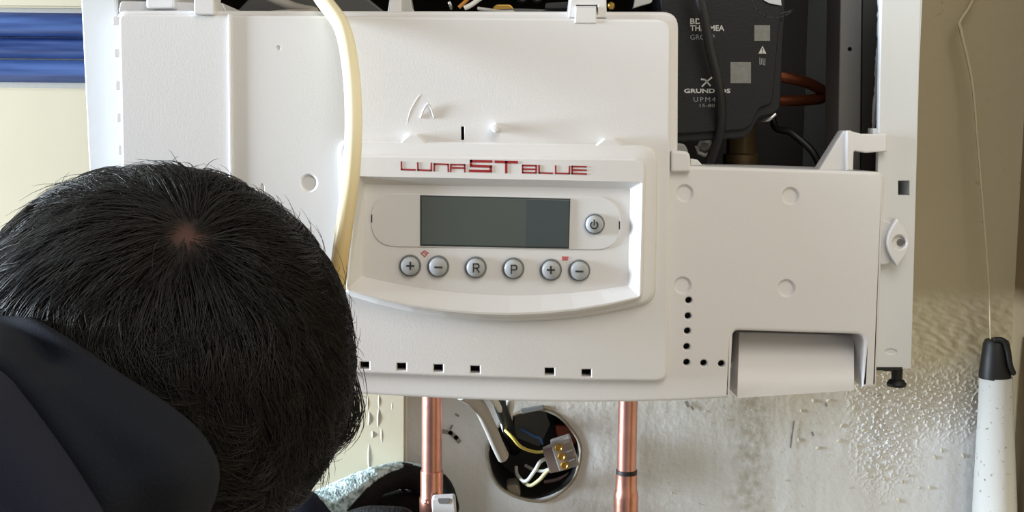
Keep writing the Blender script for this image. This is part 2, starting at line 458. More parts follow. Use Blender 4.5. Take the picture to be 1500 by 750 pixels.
wbox('lining', bx1-.004, bx1-.001, bz0, zt, .03, .275, M['dark'])
wbox('floor_pan', bx0+.004, bx1-.004, bz0-.004, bz0, .03, .275, M['paint'])
wbox('top_panel', bx0, bx1, zt, zt+.004, .03, .288, M['paint'])
wbox('chamber_light_block', bx0+.03, bx1-.08, P(700, -60, .1).z, zt-.02, .06, .27, M['sheet'], .006)  # unseen combustion chamber box, added to block light entering from above
# shell: tray carrying lid, right cover and bottom lip
sh = round_loop([(170, 15, 14), (994, 17, 24), (993, 238, 1), (1010, 243, 3), (1297, 252, 14), (1284, 568, 3), (1263, 568, 2), (1267, 490, 12), (1074, 484, 9), (1069, 583, 3), (1000, 587), (930, 589), (860, 589.5), (780, 588.5), (720, 587), (650, 584), (580, 580.5), (515, 576.5), (420, 570), (330, 562), (184, 545, 10)])
YS = .005
hs = []
for (x, y) in ((1009, 440), (1008, 463), (1007, 485), (1006, 508), (1006, 531), (1031, 532), (1057, 533)): hs.append((circ(x, y, 6.6, 18), 1.6, .004, False))
for (x, y) in ((1003, 283), (1158, 287), (1152, 422), (1000, 418)): hs.append((circ(x, y, 13.5, 28), 3, .0016, True))
lid_hole = offset(round_loop([(173, 20, 10), (984, 28, 20), (978, 558.5, 16), (860, 557.6), (640, 551.2), (500, 545.8), (184, 531.6, 10)]), 8)
hs.append((lid_hole, .5, .004, False))
plate('control_box_shell', sh, YS, .07, M['plastic'], B, bevel=5, holes=hs)
# dark electronics tray closing the void behind the holes
wbox('electronics_tray', P(190, 300, .02).x, P(975, 300, .02).x, P(700, 566, .02).z, P(700, 34, .02).z, YS+.009, .068, M['black'])
wbox('electronics_tray', P(980, 300, .02).x, P(1070, 300, .02).x, P(700, 575, .02).z, P(1100, 262, .02).z, YS+.008, .068, M['black'])
# lid
li = round_loop([(173, 20, 10), (984, 28, 20), (978, 558.5, 16), (860, 557.6), (640, 551.2), (500, 545.8), (184, 531.6, 10)])
YL = 0.0
hl = [(rect(675, 185, 680.5, 205.5), .4, .006, False)]
for (x, y) in ((534, 536), (588, 538), (642, 540), (696, 542), (805, 545), (859, 547)): hl.append((rect(x-8.2, y-7.2, x+8.2, y+6.0), 1.3, .005, False))
for (x, y) in ((302, 262), (452, 268), (476, 408)): hl.append((circ(x, y, 14, 28), 3, .0018, True))
hl.append((circ(408, 70, 4, 12), 1.5, .0006, True)); hl.append((circ(384, 277, 4, 14, 9), 1.5, .0006, True))
plate('lid', li, YL, .012, M['plastic'], B, bevel=4, holes=hl)
plate('lid_rib', [Vector(p) for p in ((333.5, 20), (339, 20), (344, 530), (338.5, 530))], -.0016, .003, M['plastic'], B, bevel=1.6)
lb = [Vector(p) for p in ((334, 22), (982, 30), (975, 548), (342, 534))]
# snap tabs along the left edge of the lid
for (ya, yb) in ((24, 37), (71, 84), (118, 132), (165, 179), (212, 227)):
    sx = (ya-24)*.042
    plate('snap_tab', round_loop([(164.5+sx, ya, 2), (174+sx, ya, 2), (174+sx, yb, 2), (164.5+sx, yb, 2)], 3), .001, .008, M['plastic'], B, bevel=1.5)
# clips and hinges on the top edge
plate('top_clip', round_loop([(284, -14), (314, -14), (314, 21, 2), (284, 21, 2)], 3), -.003, .014, M['plastic'], B, bevel=2)
plate('top_boss', round_loop([(214, -14), (255, -14), (255, 12, 4), (214, 12, 4)], 4), .012, .04, M['plastic'], B, bevel=3)
plate('top_rail', round_loop([(176, 1, 6), (326, 4, 4), (334, 22, 2), (172, 20, 6)], 4), .02, .04, M['plastic2'], B, bevel=3)
plate('hinge_housing', round_loop([(837, -14), (888, -14), (889, 26, 2), (832, 26, 2)], 3), .002, .03, M['plastic'], B, bevel=2, holes=[(rect(843.5, 6.5, 876.5, 22), .6, .012, False)])
plate('hinge_tab', round_loop([(843, 9, 1), (873.5, 9, 1), (874, 34), (842, 34)], 3), -.0008, .012, M['plastic'], B, bevel=1.5)
plate('hinge_knuckle', round_loop([(983, 220, 4), (1011, 222, 10), (1012, 252, 4), (983, 252, 4)], 6), .0005, .02, M['plastic'], B, bevel=4)
plate('hinge_pin', round_loop([(984, 208, 4), (1004, 211, 10), (1010, 226, 4), (984, 226, 2)], 6), .014, .02, M['greyplast'], B, bevel=3)
plate('stop_rib', round_loop([(1011, 232, 3), (1022, 234, 3), (1030, 243), (1011, 243)], 3), .012, .02, M['plastic2'], B, bevel=2)
# small moulded details on the lid
bm = lathe_bm(P(727, 187, 0), (0, -1, 0), [(-.002, .0026), (.006, .0026), (.0075, .0019), (.0077, .0004)], 18)
obj('boss_pin', bm, M['plastic'], B, smooth=40)
bm = bmesh.new()
tube_bm(px([(616, 173, -.0003), (622, 158, -.0012), (627, 152, -.002), (631, 158, -.0012), (636, 173, -.0003)]), .0005, 8, 6, bm)
tube_bm(px([(595, 190, .0003), (600, 165, .0), (612, 143, -.0), (620, 136, .0004)]), .00025, 8, 6, bm)
obj('moulding_mark', bm, M['plastic'], B, smooth=True)
for (x, y, wd) in ((606, 205, 20), (893, 211, 22)):
    plate('bezel_nub', round_loop([(x-wd, y+14), (x-wd*.95, y+2, 2), (x-wd*.35, y-9, 6), (x+wd*.35, y-9, 6), (x+wd, y+4, 6), (x+wd, y+14)], 5), -.0046, .0048, M['plastic'], B, bevel=3)
# ---- control fascia: two raised steps and a dished recess
def floop(tl, tr, br, arc, bl):
    return round_loop([tl, tr, br]+arc+[bl], 6)
def arcp(x0, y0, x1, y1, ym, n=9):
    return [(x0+(x1-x0)*k/n, (y0+(y1-y0)*k/n)+4*(ym-(y0+y1)/2)*(k/n)*(1-k/n)) for k in range(1, n)]
def L5(l, t, tr_y, r, rb, by_r, by_l, bm_, lb, rads):
    return floop((l, t, rads[0]), (r, tr_y, rads[1]), (rb, by_r, rads[2]), arcp(rb, by_r, lb, by_l, bm_), (lb, by_l, rads[3]))
seq = [  # loop, Y
 (L5(494, 204, 211, 964, 961, 443, 430, 471, 500, (16, 28, 26, 8)), .0005),
 (L5(496, 206, 213, 962, 958, 441, 429, 469.5, 502, (16, 28, 26, 8)), -.0035),
 (L5(499, 208, 215.5, 959, 955, 439, 428, 467, 503.5, (15, 26, 24, 8)), -.0048),
 (L5(510, 226, 231, 947, 942, 438, 427, 465, 505, (10, 18, 16, 8)), -.0052),
 (L5(511, 228, 233, 945.5, 941, 437, 426, 463.5, 506, (10, 17, 14, 8)), -.0095),
 (L5(513, 230, 235.5, 943, 939, 435.5, 425, 461, 507.5, (9, 15, 12, 7)), -.0108),
 (L5(525, 258, 266.5, 941, 937, 434, 424, 458, 509, (2, 4, 3, 2)), -.0108),
 (L5(534, 270, 276, 923.5, 920, 418, 405, 432.5, 531, (2, 3, 3, 3)), -.0030)]
bm = bmesh.new(); prev = None
for pts, Y in seq:
    rg = ring(bm, pts, Y)
    if prev: bridge(bm, prev, rg)
    prev = rg
YF = -.0030
cap = circ(0, 0, 1, 8)
fill(bm, [prev])
fascia = obj('control_fascia', bm, M['plastic'], B)
# capsule plate around the display
def capsule(x0, y0, x1, y1, r, sk=.028):
    return round_loop([(x0, y0, r), (x1, y0+(x1-x0)*sk*.55, r), (x1, y1+(x1-x0)*sk*.55, r), (x0, y1, r)], 10)
plate('display_surround', capsule(543, 283, 909, 361, 39), YF-.0007, .0007, M['plastic2'], B, bevel=1.2, holes=[])
for (x, y) in ((544.5, 320), (907.5, 330)):
    obj('vent_slit', strokes_bm([[(x, y-5), (x, y+5)]], 1.6, YF-.0007), M['black'], B)
disp = plate('display', [Vector(p) for p in ((615.5, 286), (835.5, 291), (833.5, 364.5), (615.5, 360))], YF-.0012, .0006, M['bezel'], B, bevel=.6)
plate('display_screen', [Vector(p) for p in ((617.5, 288), (834, 293), (832, 362.5), (617.5, 358))], YF-.0014, .0003, M['lcd'], disp, bevel=.3)
plate('display_edge_strip', [Vector(p) for p in ((771, 292), (833.6, 293.4), (831.6, 362.2), (770, 360.8))], YF-.00155, .0002, M['lcd2'], disp, bevel=.2)
# buttons with their printed signs
def strk_R(x, y): return [[(x-4, y+6), (x-4, y-6), (x+2, y-6), (x+4, y-4), (x+4, y-1.5), (x+2, y+.3), (x-4, y+.3)], [(x+.5, y+.3), (x+4.4, y+6)]]
def strk_P(x, y): return [[(x-4, y+6.5), (x-4, y-5.5), (x+2, y-5.5), (x+4, y-3.5), (x+4, y-.5), (x+2, y+1.3), (x-4, y+1.3)]]
def strk_power(x, y):
    a = [(x+5.2*math.sin(R(t)), y+1.2-5.2*math.cos(R(t))) for t in range(40, 321, 20)]
    return [a, [(x, y-6), (x, y+1)]]
signs = [(601, 389, '+'), (642, 390, '-'), (697, 391.5, 'R'), (752, 393, 'P'), (807, 395, '+'), (848.5, 396, '-'), (870.5, 328, 'o')]
for (x, y, s) in signs:
    r = 16.2 if s != 'o' else 15.4
    c = P(x, y, YF-.0005); k = .65/F
    bt = obj('button', lathe_bm(c, (0, -1, 0), [(0, r*.84*k), (.0022, r*.84*k), (.0030, r*.80*k), (.0036, r*.66*k), (.0040, r*.35*k), (.0041, .0001)], 28), M['button'], B, smooth=40)
    obj('button_collar', lathe_bm(c, (0, -1, 0), [(0, r*k), (.0008, r*k), (.0012, r*.95*k), (.0012, r*.86*k), (.0002, r*.85*k)], 28), M['ring'], bt, smooth=30)
    if s == '+': st = [[(x-4.6, y+.5), (x+4.6, y+.5)], [(x, y-4.1), (x, y+5.1)]]
    elif s == '-': st = [[(x-4.4, y+1.5), (x+4.8, y+1.8)]]
    elif s == 'R': st = strk_R(x+.5, y+1)
    elif s == 'P': st = strk_P(x+1, y+1)
    else: st = strk_power(x, y+.5)
    obj('button_sign', strokes_bm(st, 2.6 if s in '+-' else 1.8, YF-.0046, th=.0002), M['symbol'], bt)
obj('tap_icon', strokes_bm([[(617, 371), (622, 367.5), (627, 370.5), (622, 376), (617.5, 371.5)], [(620.5, 370), (624, 372)]], 1.5, YF), M['softred'], B)
obj('radiator_icon', strokes_bm([[(824, 376.5), (832, 376.8)], [(824.5, 378.6), (831, 378.8)], [(824.5, 380.4), (830.5, 380.6)]], 2.1, YF), M['softred'], B)
# LUNA ST BLUE lettering on the header strip
YH = -.0109
thin = [[(588, 237.5), (588.3, 248.3), (608, 248.8)],
        [(612, 238.6), (612.4, 249), (631.6, 249.7), (632, 239.4)],
        [(636.2, 250), (636.6, 240.2), (656.4, 240.8), (656.8, 251)],
        [(660.2, 250.7), (660.6, 240.9), (680.6, 241.4), (681, 251.3)], [(661, 245.8), (680.6, 246.2)],
        [(765.6, 242.2), (785.4, 242.8), (785.2, 253.2), (765.8, 252.8), (765.6, 242.2)], [(766, 247.6), (785, 248)],
        [(789.8, 242.8), (790, 253.2), (809, 253.8)],
        [(814, 243.4), (814.2, 253.8), (834, 254.3), (834.4, 243.9)],
        [(858.6, 244.3), (838.2, 243.8), (838.2, 254.2), (858.6, 254.8)], [(839, 249), (858.4, 249.4)]]
bold = [[(719.5, 236.5), (690, 235.8), (690, 243), (719, 244), (719, 250.8), (689, 250.2)], [(726.5, 236.9), (757, 237.7)], [(741.6, 238), (741.6, 252)]]
bm = strokes_bm(thin, 2.3, YH); strokes_bm(bold, 3.7, YH, bm)
obj('lettering', bm, M['red'], B, label='dark red wide lettering')
# curved flap in the right-hand recess
bm = bmesh.new(); gr = []
for j in range(15):
    t = j/14; Yj = .03-.024*math.sin(t*math.pi/2); row = []
    yl = 487+t*(583-487); yr = 491+t*(572-491)
    for i in range(13):
        s = i/12; x = (1083-3*t)+s*((1251)-(1083-3*t)); row.append(bm.verts.new(P(x, yl+(yr-yl)*s, Yj)))
    gr.append(row)
for j in range(14):
    for i in range(12): bm.faces.new((gr[j][i], gr[j][i+1], gr[j+1][i+1], gr[j+1][i]))
loopv = gr[0]+[r[-1] for r in gr[1:]]+gr[-1][-2::-1]+[r[0] for r in gr[-2:0:-1]]
bk = [bm.verts.new((v.co.x, .06, v.co.z)) for v in loopv]; bridge(bm, loopv, bk)
obj('service_flap', bm, M['plastic'], B, smooth=35)
wbox('flap_recess_wall', P(1076, 500, .05).x, P(1266, 500, .05).x, P(1150, 560, .05).z, P(1150, 470, .05).z, .062, .066, M['plastic2'])
# hook bracket at the right
bk_ = plate('hook_bracket', [Vector(p) for p in ((1199, 250), (1236, 192), (1247, 191), (1249, 250))], .012, .012, M['plastic'], B, bevel=2)
plate('hook_arm', round_loop([(1240, 190, 4), (1262, 196), (1300, 196), (1300, 222), (1270, 224), (1251, 221, 3), (1250, 250), (1240, 250)], 4), .008, .014, M['plastic'], B, bevel=2.5)
plate('hook_tab', round_loop([(1279, 188, 1), (1294, 188, 1), (1294, 200), (1279, 200)], 2), .016, .01, M['plastic'], B, bevel=1)
# quarter-turn latch
plate('latch_base', circ(1292, 355, 27, 32, 34), .008, .008, M['plastic2'], B, bevel=3)
lens = [Vector((1299+0*t, 0)) for t in ()]
lp = []
for k in range(13):
    t = k/12; lp.append(Vector((1315-15*math.sin(math.pi*t), 321+68*t)))
for k in range(1, 12):
    t = k/12; lp.append(Vector((1315+18*math.sin(math.pi*t), 389-68*t)))
lat = plate('latch', lp, .003, .008, M['plastic'], B, bevel=2, holes=[(circ(1318, 355, 12, 24), 2.5, .0028, True)])
obj('latch_screw', lathe_bm(P(1318.5, 355, .006), (0, -1, 0), [(0, .0019), (.0008, .0019), (.0008, .0003)], 16), M['sheet'], lat)
# black adjusting foot below the right upright
fx = P(1314, 545, .022)
obj('rubber_foot', lathe_bm(fx, (0, 0, -1), [(-.004, .0032), (.004, .0030), (.0045, .0042), (.0065, .0055), (.008, .0052), (.0085, .002)], 20), M['rubber'], B, smooth=40)
plate('foot_gasket', rect(1284, 538, 1322, 542.5), .0135, .02, M['rubber'], B, bevel=.6)
plate('edge_gasket', rect(1296, 541.5, 1312, 544), .02, .02, M['rubber'], B, bevel=.5)
# inner sheet-metal channel, foil edge
plate('inner_channel', [Vector(p) for p in ((1232, -60), (1263, -60), (1260, 262), (1227, 262))], .05, .03, M['sheet'], B, bevel=2, holes=[(circ(1245, 72, 3.6, 14), .6, .01, False)])
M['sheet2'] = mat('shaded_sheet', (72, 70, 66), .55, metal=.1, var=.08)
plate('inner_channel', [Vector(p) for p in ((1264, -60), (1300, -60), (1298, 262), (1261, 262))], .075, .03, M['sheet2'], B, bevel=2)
bm = bmesh.new(); pr = None
for k in range(40):
    t = k/39; y = -30+225*t; e = random.uniform(-1.2, 1.2)
    xl = 1288-9*max(0, t-.35)*1.5+e*.8; wd = 7 if t < .8 else 7*(1-t)/.2+1
    xl -= 3
    a = [bm.verts.new(P(xl, y, .024+random.uniform(-.001, .001))), bm.verts.new(P(xl+wd*.5, y, .021)), bm.verts.new(P(xl+wd+2, y, .025))]
    if pr: bm.faces.new((pr[0], pr[1], a[1], a[0])); bm.faces.new((pr[1], pr[2], a[2], a[1]))
    pr = a
obj('foil_edge', bm, M['foil'], B)
# ---- pump
YP = .040
po = round_loop([(968, -40), (1152, -40), (1143, 160, 8), (1132, 168, 8), (1112, 172, 12), (1102, 192, 8), (1092, 202, 6), (985, 209)], 5)
pump = plate('pump', po, YP, .09, M['pump'], B, bevel=3, label='dark pump head with grey printing')
pi = round_loop([(964, -40), (1140, -40), (1143, 20, 14), (1131, 152, 10), (1112, 158, 14), (1101, 183, 10), (1088, 190, 6), (985, 197)], 5)
plate('pump_face', pi, YP-.003, .003, M['pump'], pump, bevel=2)
sc = [(1107+34*math.cos(R(a))+28, -6+32*math.sin(R(a))) for a in range(185, 40, -12)]
obj('pump_seam', strokes_bm([sc+[(1143, 20)]], 2, YP-.003), M['rubber'], pump)
plate('paper_label', [Vector(p) for p in ((1116, -12), (1143, -10), (1145, 8), (1128, 5), (1120, 1))], YP-.0045, .0004, M['print'], pump, bevel=.2)
yt = YP-.003
M['midprint'] = mat('mid_print', (135, 138, 140), .6)
for (tx, x, y, h, wd, mm, kw) in (('BDR', 1011, 35, 8, 26, 'print', dict(bold=.02)), ('THERMEA', 1011, 45, 8, 50, 'print', dict(bold=.02)), ('GROUP', 1011, 58, 7.5, 36, 'midprint', {}),
        ('GRUNDFOS', 1002, 136, 6, 68, 'print', dict(bold=.03)), ('UPM4', 1016, 149, 7, 32, 'midprint', dict(font_space=1.3)), ('15-80', 1025, 157, 5, 22, 'midprint', {})):
    obj('pump_lettering', text_bm(tx, x, y, h, yt, width=wd, **kw), M[mm], pump, label='printed grey lettering')
obj('pump_mark', strokes_bm([[(1113, 94), (1113, 85)], [(1113, 94), (1115.5, 94), (1115.5, 86), (1118, 86), (1118, 95), (1120.5, 95), (1120.5, 86)]], 1.1, yt), M['midprint'], pump)
bm = bmesh.new(); f = bm.faces.new(ring(bm, [Vector(p) for p in ((1117, 67), (1122.5, 78.5), (1111, 78.5))], yt-.0002))
obj('pump_mark', bm, M['print'], pump)
obj('pump_mark', strokes_bm([[(1028, 116), (1033, 117), (1040, 125)], [(1042, 114), (1036, 119), (1029, 126)]], 2.4, yt), M['print'], pump)
obj('warning_sign', strokes_bm([[(1117, 70.5), (1117, 74.5)], [(1117, 76.4), (1117, 76.8)]], 1, yt-.0003), M['rubber'], pump)
for (x0, y0, x1, y1) in ((1105, 37, 1128, 60), (1070, 91, 1100, 122)):
    M['sticker'] = M.get('sticker') or mat('grey_sticker', (120, 121, 118), .6, var=.35, vscale=350)
    plate('blank_sticker', rect(x0, y0, x1, y1), yt-.0003, .0003, M['sticker'], pump, bevel=.2)
obj('pump_dim_print', text_bm('TECNICA', 1001, 74, 5, yt, text_bm('SERIES', 1001, 89, 5, yt, width=16), width=19), M['dimprint'], pump) if False else None
obj('pump_screw', lathe_bm(P(1031, 216, .06), (0, -1, .2), [(0, .006), (.004, .006), (.005, .0045), (.003, .0025), (.003, .0003)], 8), M['steel'], B)
M['oldbrass'] = mat('dull_brass', (92, 76, 50), .5, metal=.6, var=.2)
obj('brass_union', lathe_bm(P(1086, 205, .09), (0, 0, -1), [(-.01, .009), (.008, .009), (.009, .011), (.02, .011), (.03, .008)], 12), M['oldbrass'], B, smooth=30)
obj('black_hose', tube_bm(px([(1143, 60, .12), (1132, 175, .1), (1160, 195, .09), (1190, 222, .085), (1206, 255, .085)]), .0022, 10, 8), M['rubber'], B, smooth=True)
tube('silver_clip', px([(1116, 176, .045), (1126, 175, .04), (1136, 167, .04)]), .0011, M['steel'], B, seg=8)
M['oldcopper'] = mat('dark_copper', (120, 66, 44), .35, metal=.9, var=.3, vscale=60)
tube('copper_bend', px([(1110, 104, .065), (1150, 113, .068), (1182, 121, .074), (1205, 134, .084), (1202, 144, .084), (1170, 147, .076), (1120, 147, .068)]), .0034, M['oldcopper'], B)
tube('pump_cable', px([(1018, -30, .02), (1030, 20, .022), (1040, 70, .024), (1052, 120, .026), (1057, 160, .03), (1054, 195, .036), (1040, 235, .05)]), .0027, M['rubber'], B)
# pieces showing above the lid
M['darkgrey'] = mat('dark_grey_plastic', (78, 78, 76), .4, var=.1)
plate('gas_valve_bracket', round_loop([(345, 18), (372, -10), (530, -10), (575, 26), (345, 24)], 3), .08, .03, M['darkgrey'], B, bevel=3)
tube('grey_duct', px([(380, -12, .06), (430, 10, .055), (460, 18, .05), (410, 22, .045), (392, 24, .045)]), .0028, M['greysheath'], B)
M['bracket'] = mat('smoky_plastic', (176, 176, 174), .3)
plate('cable_guide', round_loop([(566, 28), (572, -12), (600, -12), (604, 12, 6), (614, 28)], 4), .022, .01, M['bracket'], B, bevel=2)
plate('cable_guide', round_loop([(571, 26), (570, -12), (588, -12), (588, 26)], 4), .014, .008, M['plastic'], B, bevel=3)
tube('orange_wire', px([(672, 11, .05), (682, 2, .05), (695, -12, .05)]), .0011, M['wireorange'], B, seg=8)
tube('white_wire', px([(680, 12, .048), (692, 6, .048), (716, -12, .048)]), .0014, M['wirewhite'], B, seg=8)
tube('small_wire', px([(658, 3, .05), (660, 8, .05), (661, 12, .055)]), .001, M['steel'], B, seg=8)
plate('brass_nut', round_loop([(718, 16, 6), (726, 6, 8), (748, 6, 8), (756, 16, 4)], 5), .06, .03, M['brass'], B, bevel=2)
plate('gas_pipe_block', round_loop([(700, 14), (760, 12), (835, 14), (835, 40), (700, 40)], 3), .05, .03, M['darkgrey'], B, bevel=3)
tube('grey_spring', px([(700, 12, .045), (735, 17, .04), (752, 17, .04), (735, 22, .04), (710, 24, .04)]), .0009, M['greysheath'], B, seg=8)
plate('black_connector', round_loop([(799, 4, 3), (834, 2, 3), (834, 13, 3), (799, 13, 3)], 3), .045, .02, M['rubber'], B, bevel=2)
for x in (765, 787): obj('dark_knob', lathe_bm(P(x, -2, .06), (0, -1, 0), [(0, .003), (.004, .003), (.005, .002), (.005, .0003)], 12), M['rubber'], B)
obj('brass_tip', lathe_bm(P(895, 8, .04), (0, -1, -.2), [(0, .002), (.003, .002), (.004, .0012), (.004, .0002)], 12), M['brass'], B)
plate('metal_ear', round_loop([(927, 12), (932, -12), (958, -12), (955, 4, 5), (940, 8)], 4), .03, .004, M['steel'], B, bevel=1)
# ------------------------------------------------------------------ cables, pipes, junction box
mc = mat('cream_cable_sheath', (232, 222, 188), .4, var=.03)
nt = mc.node_tree; b = nt.nodes['Principled BSDF']; src = b.inputs['Base Color'].links[0].from_socket
tc = nt.nodes.new('ShaderNodeTexCoord'); sep = nt.nodes.new('ShaderNodeSeparateXYZ'); nt.links.new(tc.outputs['Object'], sep.inputs[0])
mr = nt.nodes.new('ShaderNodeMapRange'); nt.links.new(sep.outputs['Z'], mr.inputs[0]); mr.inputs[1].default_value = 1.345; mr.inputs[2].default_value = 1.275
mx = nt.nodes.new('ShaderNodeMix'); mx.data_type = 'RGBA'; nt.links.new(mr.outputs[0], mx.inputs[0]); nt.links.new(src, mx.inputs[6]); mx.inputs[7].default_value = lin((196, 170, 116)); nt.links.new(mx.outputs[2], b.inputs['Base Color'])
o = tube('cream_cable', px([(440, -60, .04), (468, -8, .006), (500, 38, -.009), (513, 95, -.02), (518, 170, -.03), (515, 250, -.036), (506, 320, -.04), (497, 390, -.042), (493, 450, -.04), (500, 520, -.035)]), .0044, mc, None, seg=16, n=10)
tag(o, 'thick cream cable hanging in a bow down the front of the white boiler', 'cable')
def pipe(x, Y, ring_y, name_label, segs):
    base = P(x, 660, Y); bm = bmesh.new()
    root = thing('copper_pipe', name_label, 'pipe', (base.x, base.y, .7), 'copper pipes under the boiler')
    return root, base
YPI = .215
r0 = 15.2/F*(YPI-CAM.y); 
root, b0 = pipe(632.5, YPI, 0, 'bright copper pipe at left under the boiler, beside the gloved hand', None)
ztop = P(632, 560, YPI).z; zf = P(632, 689, YPI).z
def vtube(name, x, y, za, zb, r, m, parent, prof=None):
    prof = prof or [(za, r), (zb, r)]
    return obj(name, lathe_bm((x, y, 0), (0, 0, 1), prof, 28), m, parent, smooth=40)
vtube('tube', b0.x, b0.y, zf-.01, ztop+.02, r0, M['copper'], root)
zc0 = P(632, 738, YPI).z
vtube('coupling', b0.x, b0.y, 0, 0, 0, M['copper2'], root, [(zf-.065, r0*1.12), (zc0-.001, r0*1.2), (zc0+.004, r0*1.22), (zc0+.006, r0*1.13), (zf-.001, r0*1.13), (zf, r0*1.1), (zf, r0*.98)])
bm = bmesh.new()
bmesh.ops.create_icosphere(bm, subdivisions=2, radius=.0022, matrix=Matrix.Translation((b0.x-.003, b0.y-r0*1.1, P(0, 724, YPI).z)))
bmesh.ops.create_icosphere(bm, subdivisions=2, radius=.0028, matrix=Matrix.Translation((b0.x+.007, b0.y-r0*1.05, P(0, 722, YPI).z)))
obj('solder_bead', bm, M['copper'], root, smooth=True)
vtube('tube', b0.x, b0.y, .7, zf-.05, r0, M['copper'], root)
root, b1 = pipe(918.5, YPI, 0, 'copper pipe at right under the boiler with a dark ring round its joint', None)
r1 = 14.4/F*(YPI-CAM.y); zj = P(918, 690, YPI).z; zs = P(918, 722, YPI).z
vtube('tube', b1.x, b1.y, zj, ztop+.02, r1, M['copper'], root)
vtube('coupling', b1.x, b1.y, 0, 0, 0, M['copper2'], root, [(.7, r1*1.28), (zs-.003, r1*1.3), (zs, r1*1.25), (zs+.002, r1*1.14), (zj-.002, r1*1.12), (zj-.0015, r1*.9)])
vtube('joint_ring', b1.x, b1.y, 0, 0, 0, M['rubber'], root, [(zj-.002, r1*1.0), (zj-.002, r1*1.09), (zj+.001, r1*1.09), (zj+.0012, r1*.99)])
# junction box sunk in the plaster
jb = thing('junction_box', 'round junction box sunk in the plaster between two copper pipes, full of wires', 'box', BOXC+Vector((0, .045, 0)))
obj('box_cup', (lambda bm: bm)(lathe_bm(BOXC+Vector((0, .004, 0)), (0, 1, 0), [(0, BOXR*.97), (.05, BOXR*.93), (.05, .001)], 36)), M['boxin'], jb, smooth=30)
bmf = jb.children[0].data
bm = bmesh.new(); bm.from_mesh(bmf)
ff = [f for f in bm.faces if len(f.verts) == 36 and f.calc_center_median().y < BOXC.y+.02]; bmesh.ops.delete(bm, geom=ff, context='FACES'); bm.to_mesh(bmf); bm.free()
M['rimplaster'] = mat('broken_plaster_rim', (150, 142, 126), .9, bump=.5, bscale=200)
bm = bmesh.new()
ptsr = [BOXC+Vector((math.cos(a)*BOXR*(1.0+.015*math.sin(7*a)), -.0004, math.sin(a)*BOXR*(1.0+.02*math.cos(5*a)))) for a in [2*math.pi*k/48 for k in range(49)]]
tube_bm(ptsr, .0013, 6, 1, bm, sm=False)
obj('broken_rim', bm, M['rimplaster'], jb, smooth=True)
plate('orange_insert', round_loop([(812, 622, 4), (838, 624, 8), (848, 652, 6), (818, 648, 4)], 4), YW+.022, .02, M['orange'], jb, bevel=3)
plate('inner_cover', round_loop([(752, 602, 6), (800, 602, 4), (806, 622, 4), (790, 655, 4), (752, 640, 6)], 4), YW+.018, .004, M['darkgrey'], jb, bevel=2)
plate('metal_tab', round_loop([(762, 600, 2), (784, 596, 2), (796, 594, 2), (797, 600, 2), (764, 607, 2)], 3), YW-.003, .004, M['greyplast'], jb, bevel=1)
plate('plaster_lump', round_loop([(740, 712, 5), (758, 710, 6), (764, 728, 5), (748, 730, 5)], 4), YW+.004, .02, M['rimplaster'], jb, bevel=3)
# conductors, each one a thing
def wire(name, label, pts, r, m, group=None):
    o = tube(name, px(pts), r, m, None, seg=10, n=8); return tag(o, label, 'wire', group)
wire('yellow_wire', 'thin yellow wire curving from the grey cable to the terminal block', [(740, 630, .285), (750, 640, .28), (764, 655, .282), (785, 662, .284), (806, 660, .282)], .0013, M['wireyellow'])
wire('white_wire', 'white wire looping low in the junction box up to the terminal block', [(756, 684, .318), (758, 696, .31), (770, 705, .30), (783, 690, .29), (792, 676, .284), (804, 671, .282)], .0015, M['wirewhite'])
wire('white_wire', 'pale cream wire, lowest loop into the terminal block', [(766, 706, .312), (777, 711, .302), (790, 703, .292), (802, 690, .286), (817, 681, .282)], .0015, mat('cream_wire', (222, 214, 168), .45))
wire('white_wire', 'short white wire crossing behind the loops in the junction box', [(770, 682, .325), (782, 688, .315), (796, 690, .308), (806, 686, .304)], .0014, M['wirewhite'])
wire('pink_wire', 'pinkish grey wire lying in the lower right of the junction box', [(798, 706, .335), (818, 702, .328), (838, 692, .322), (846, 686, .318)], .0016, mat('pink_wire', (190, 168, 168), .45))
wire('grey_wire', 'thin grey wire at the bottom right rim of the junction box', [(800, 722, .335), (820, 712, .328), (838, 700, .322), (847, 690, .318)], .0012, M['greysheath'])
wire('blue_wire', 'short dark blue wire in the upper part of the junction box', [(762, 628, .313), (780, 638, .310), (790, 642, .310), (794, 650, .314)], .0013, M['wireblue'])
# terminal block
tb = thing('terminal_block', 'clear plastic terminal block with brass screws hanging out of the junction box', 'terminal', P(822, 666, .272))
def rotp(pts, cx, cy, a):
    c, s = math.cos(R(a)), math.sin(R(a)); return [Vector((cx+(p.x-cx)*c-(p.y-cy)*s, cy+(p.x-cx)*s+(p.y-cy)*c)) for p in pts]
plate('block', rotp(round_loop([(812, 645, 3), (843, 645, 3), (843, 688, 3), (812, 688, 3)], 3), 827, 666, -18), .272, .014, M['clear'], tb, bevel=2)
plate('sleeve', rotp(round_loop([(798, 652, 2), (813, 650, 2), (813, 688, 2), (798, 686, 2)], 3), 827, 666, -18), .276, .012, mat('smoky_sleeve', (120, 104, 98), .3, var=.2), tb, bevel=2)
for k in range(3):
    cx, cy = rotp([Vector((822, 653+13.5*k))], 827, 666, -18)[0]
    obj('screw', lathe_bm(P(cx, cy, .2722), (0, -1, 0), [(0, .0031), (.0022, .0031), (.0026, .0024), (.0020, .0018), (.0020, .0002)], 14), M['brass'], tb)
    cx, cy = rotp([Vector((835, 653+13.5*k))], 827, 666, -18)[0]
    plate('rib', rotp(rect(cx-4, cy-4, cx+5, cy-2), cx, cy, -18), .2705, .003, M['clear'], tb, bevel=.6)
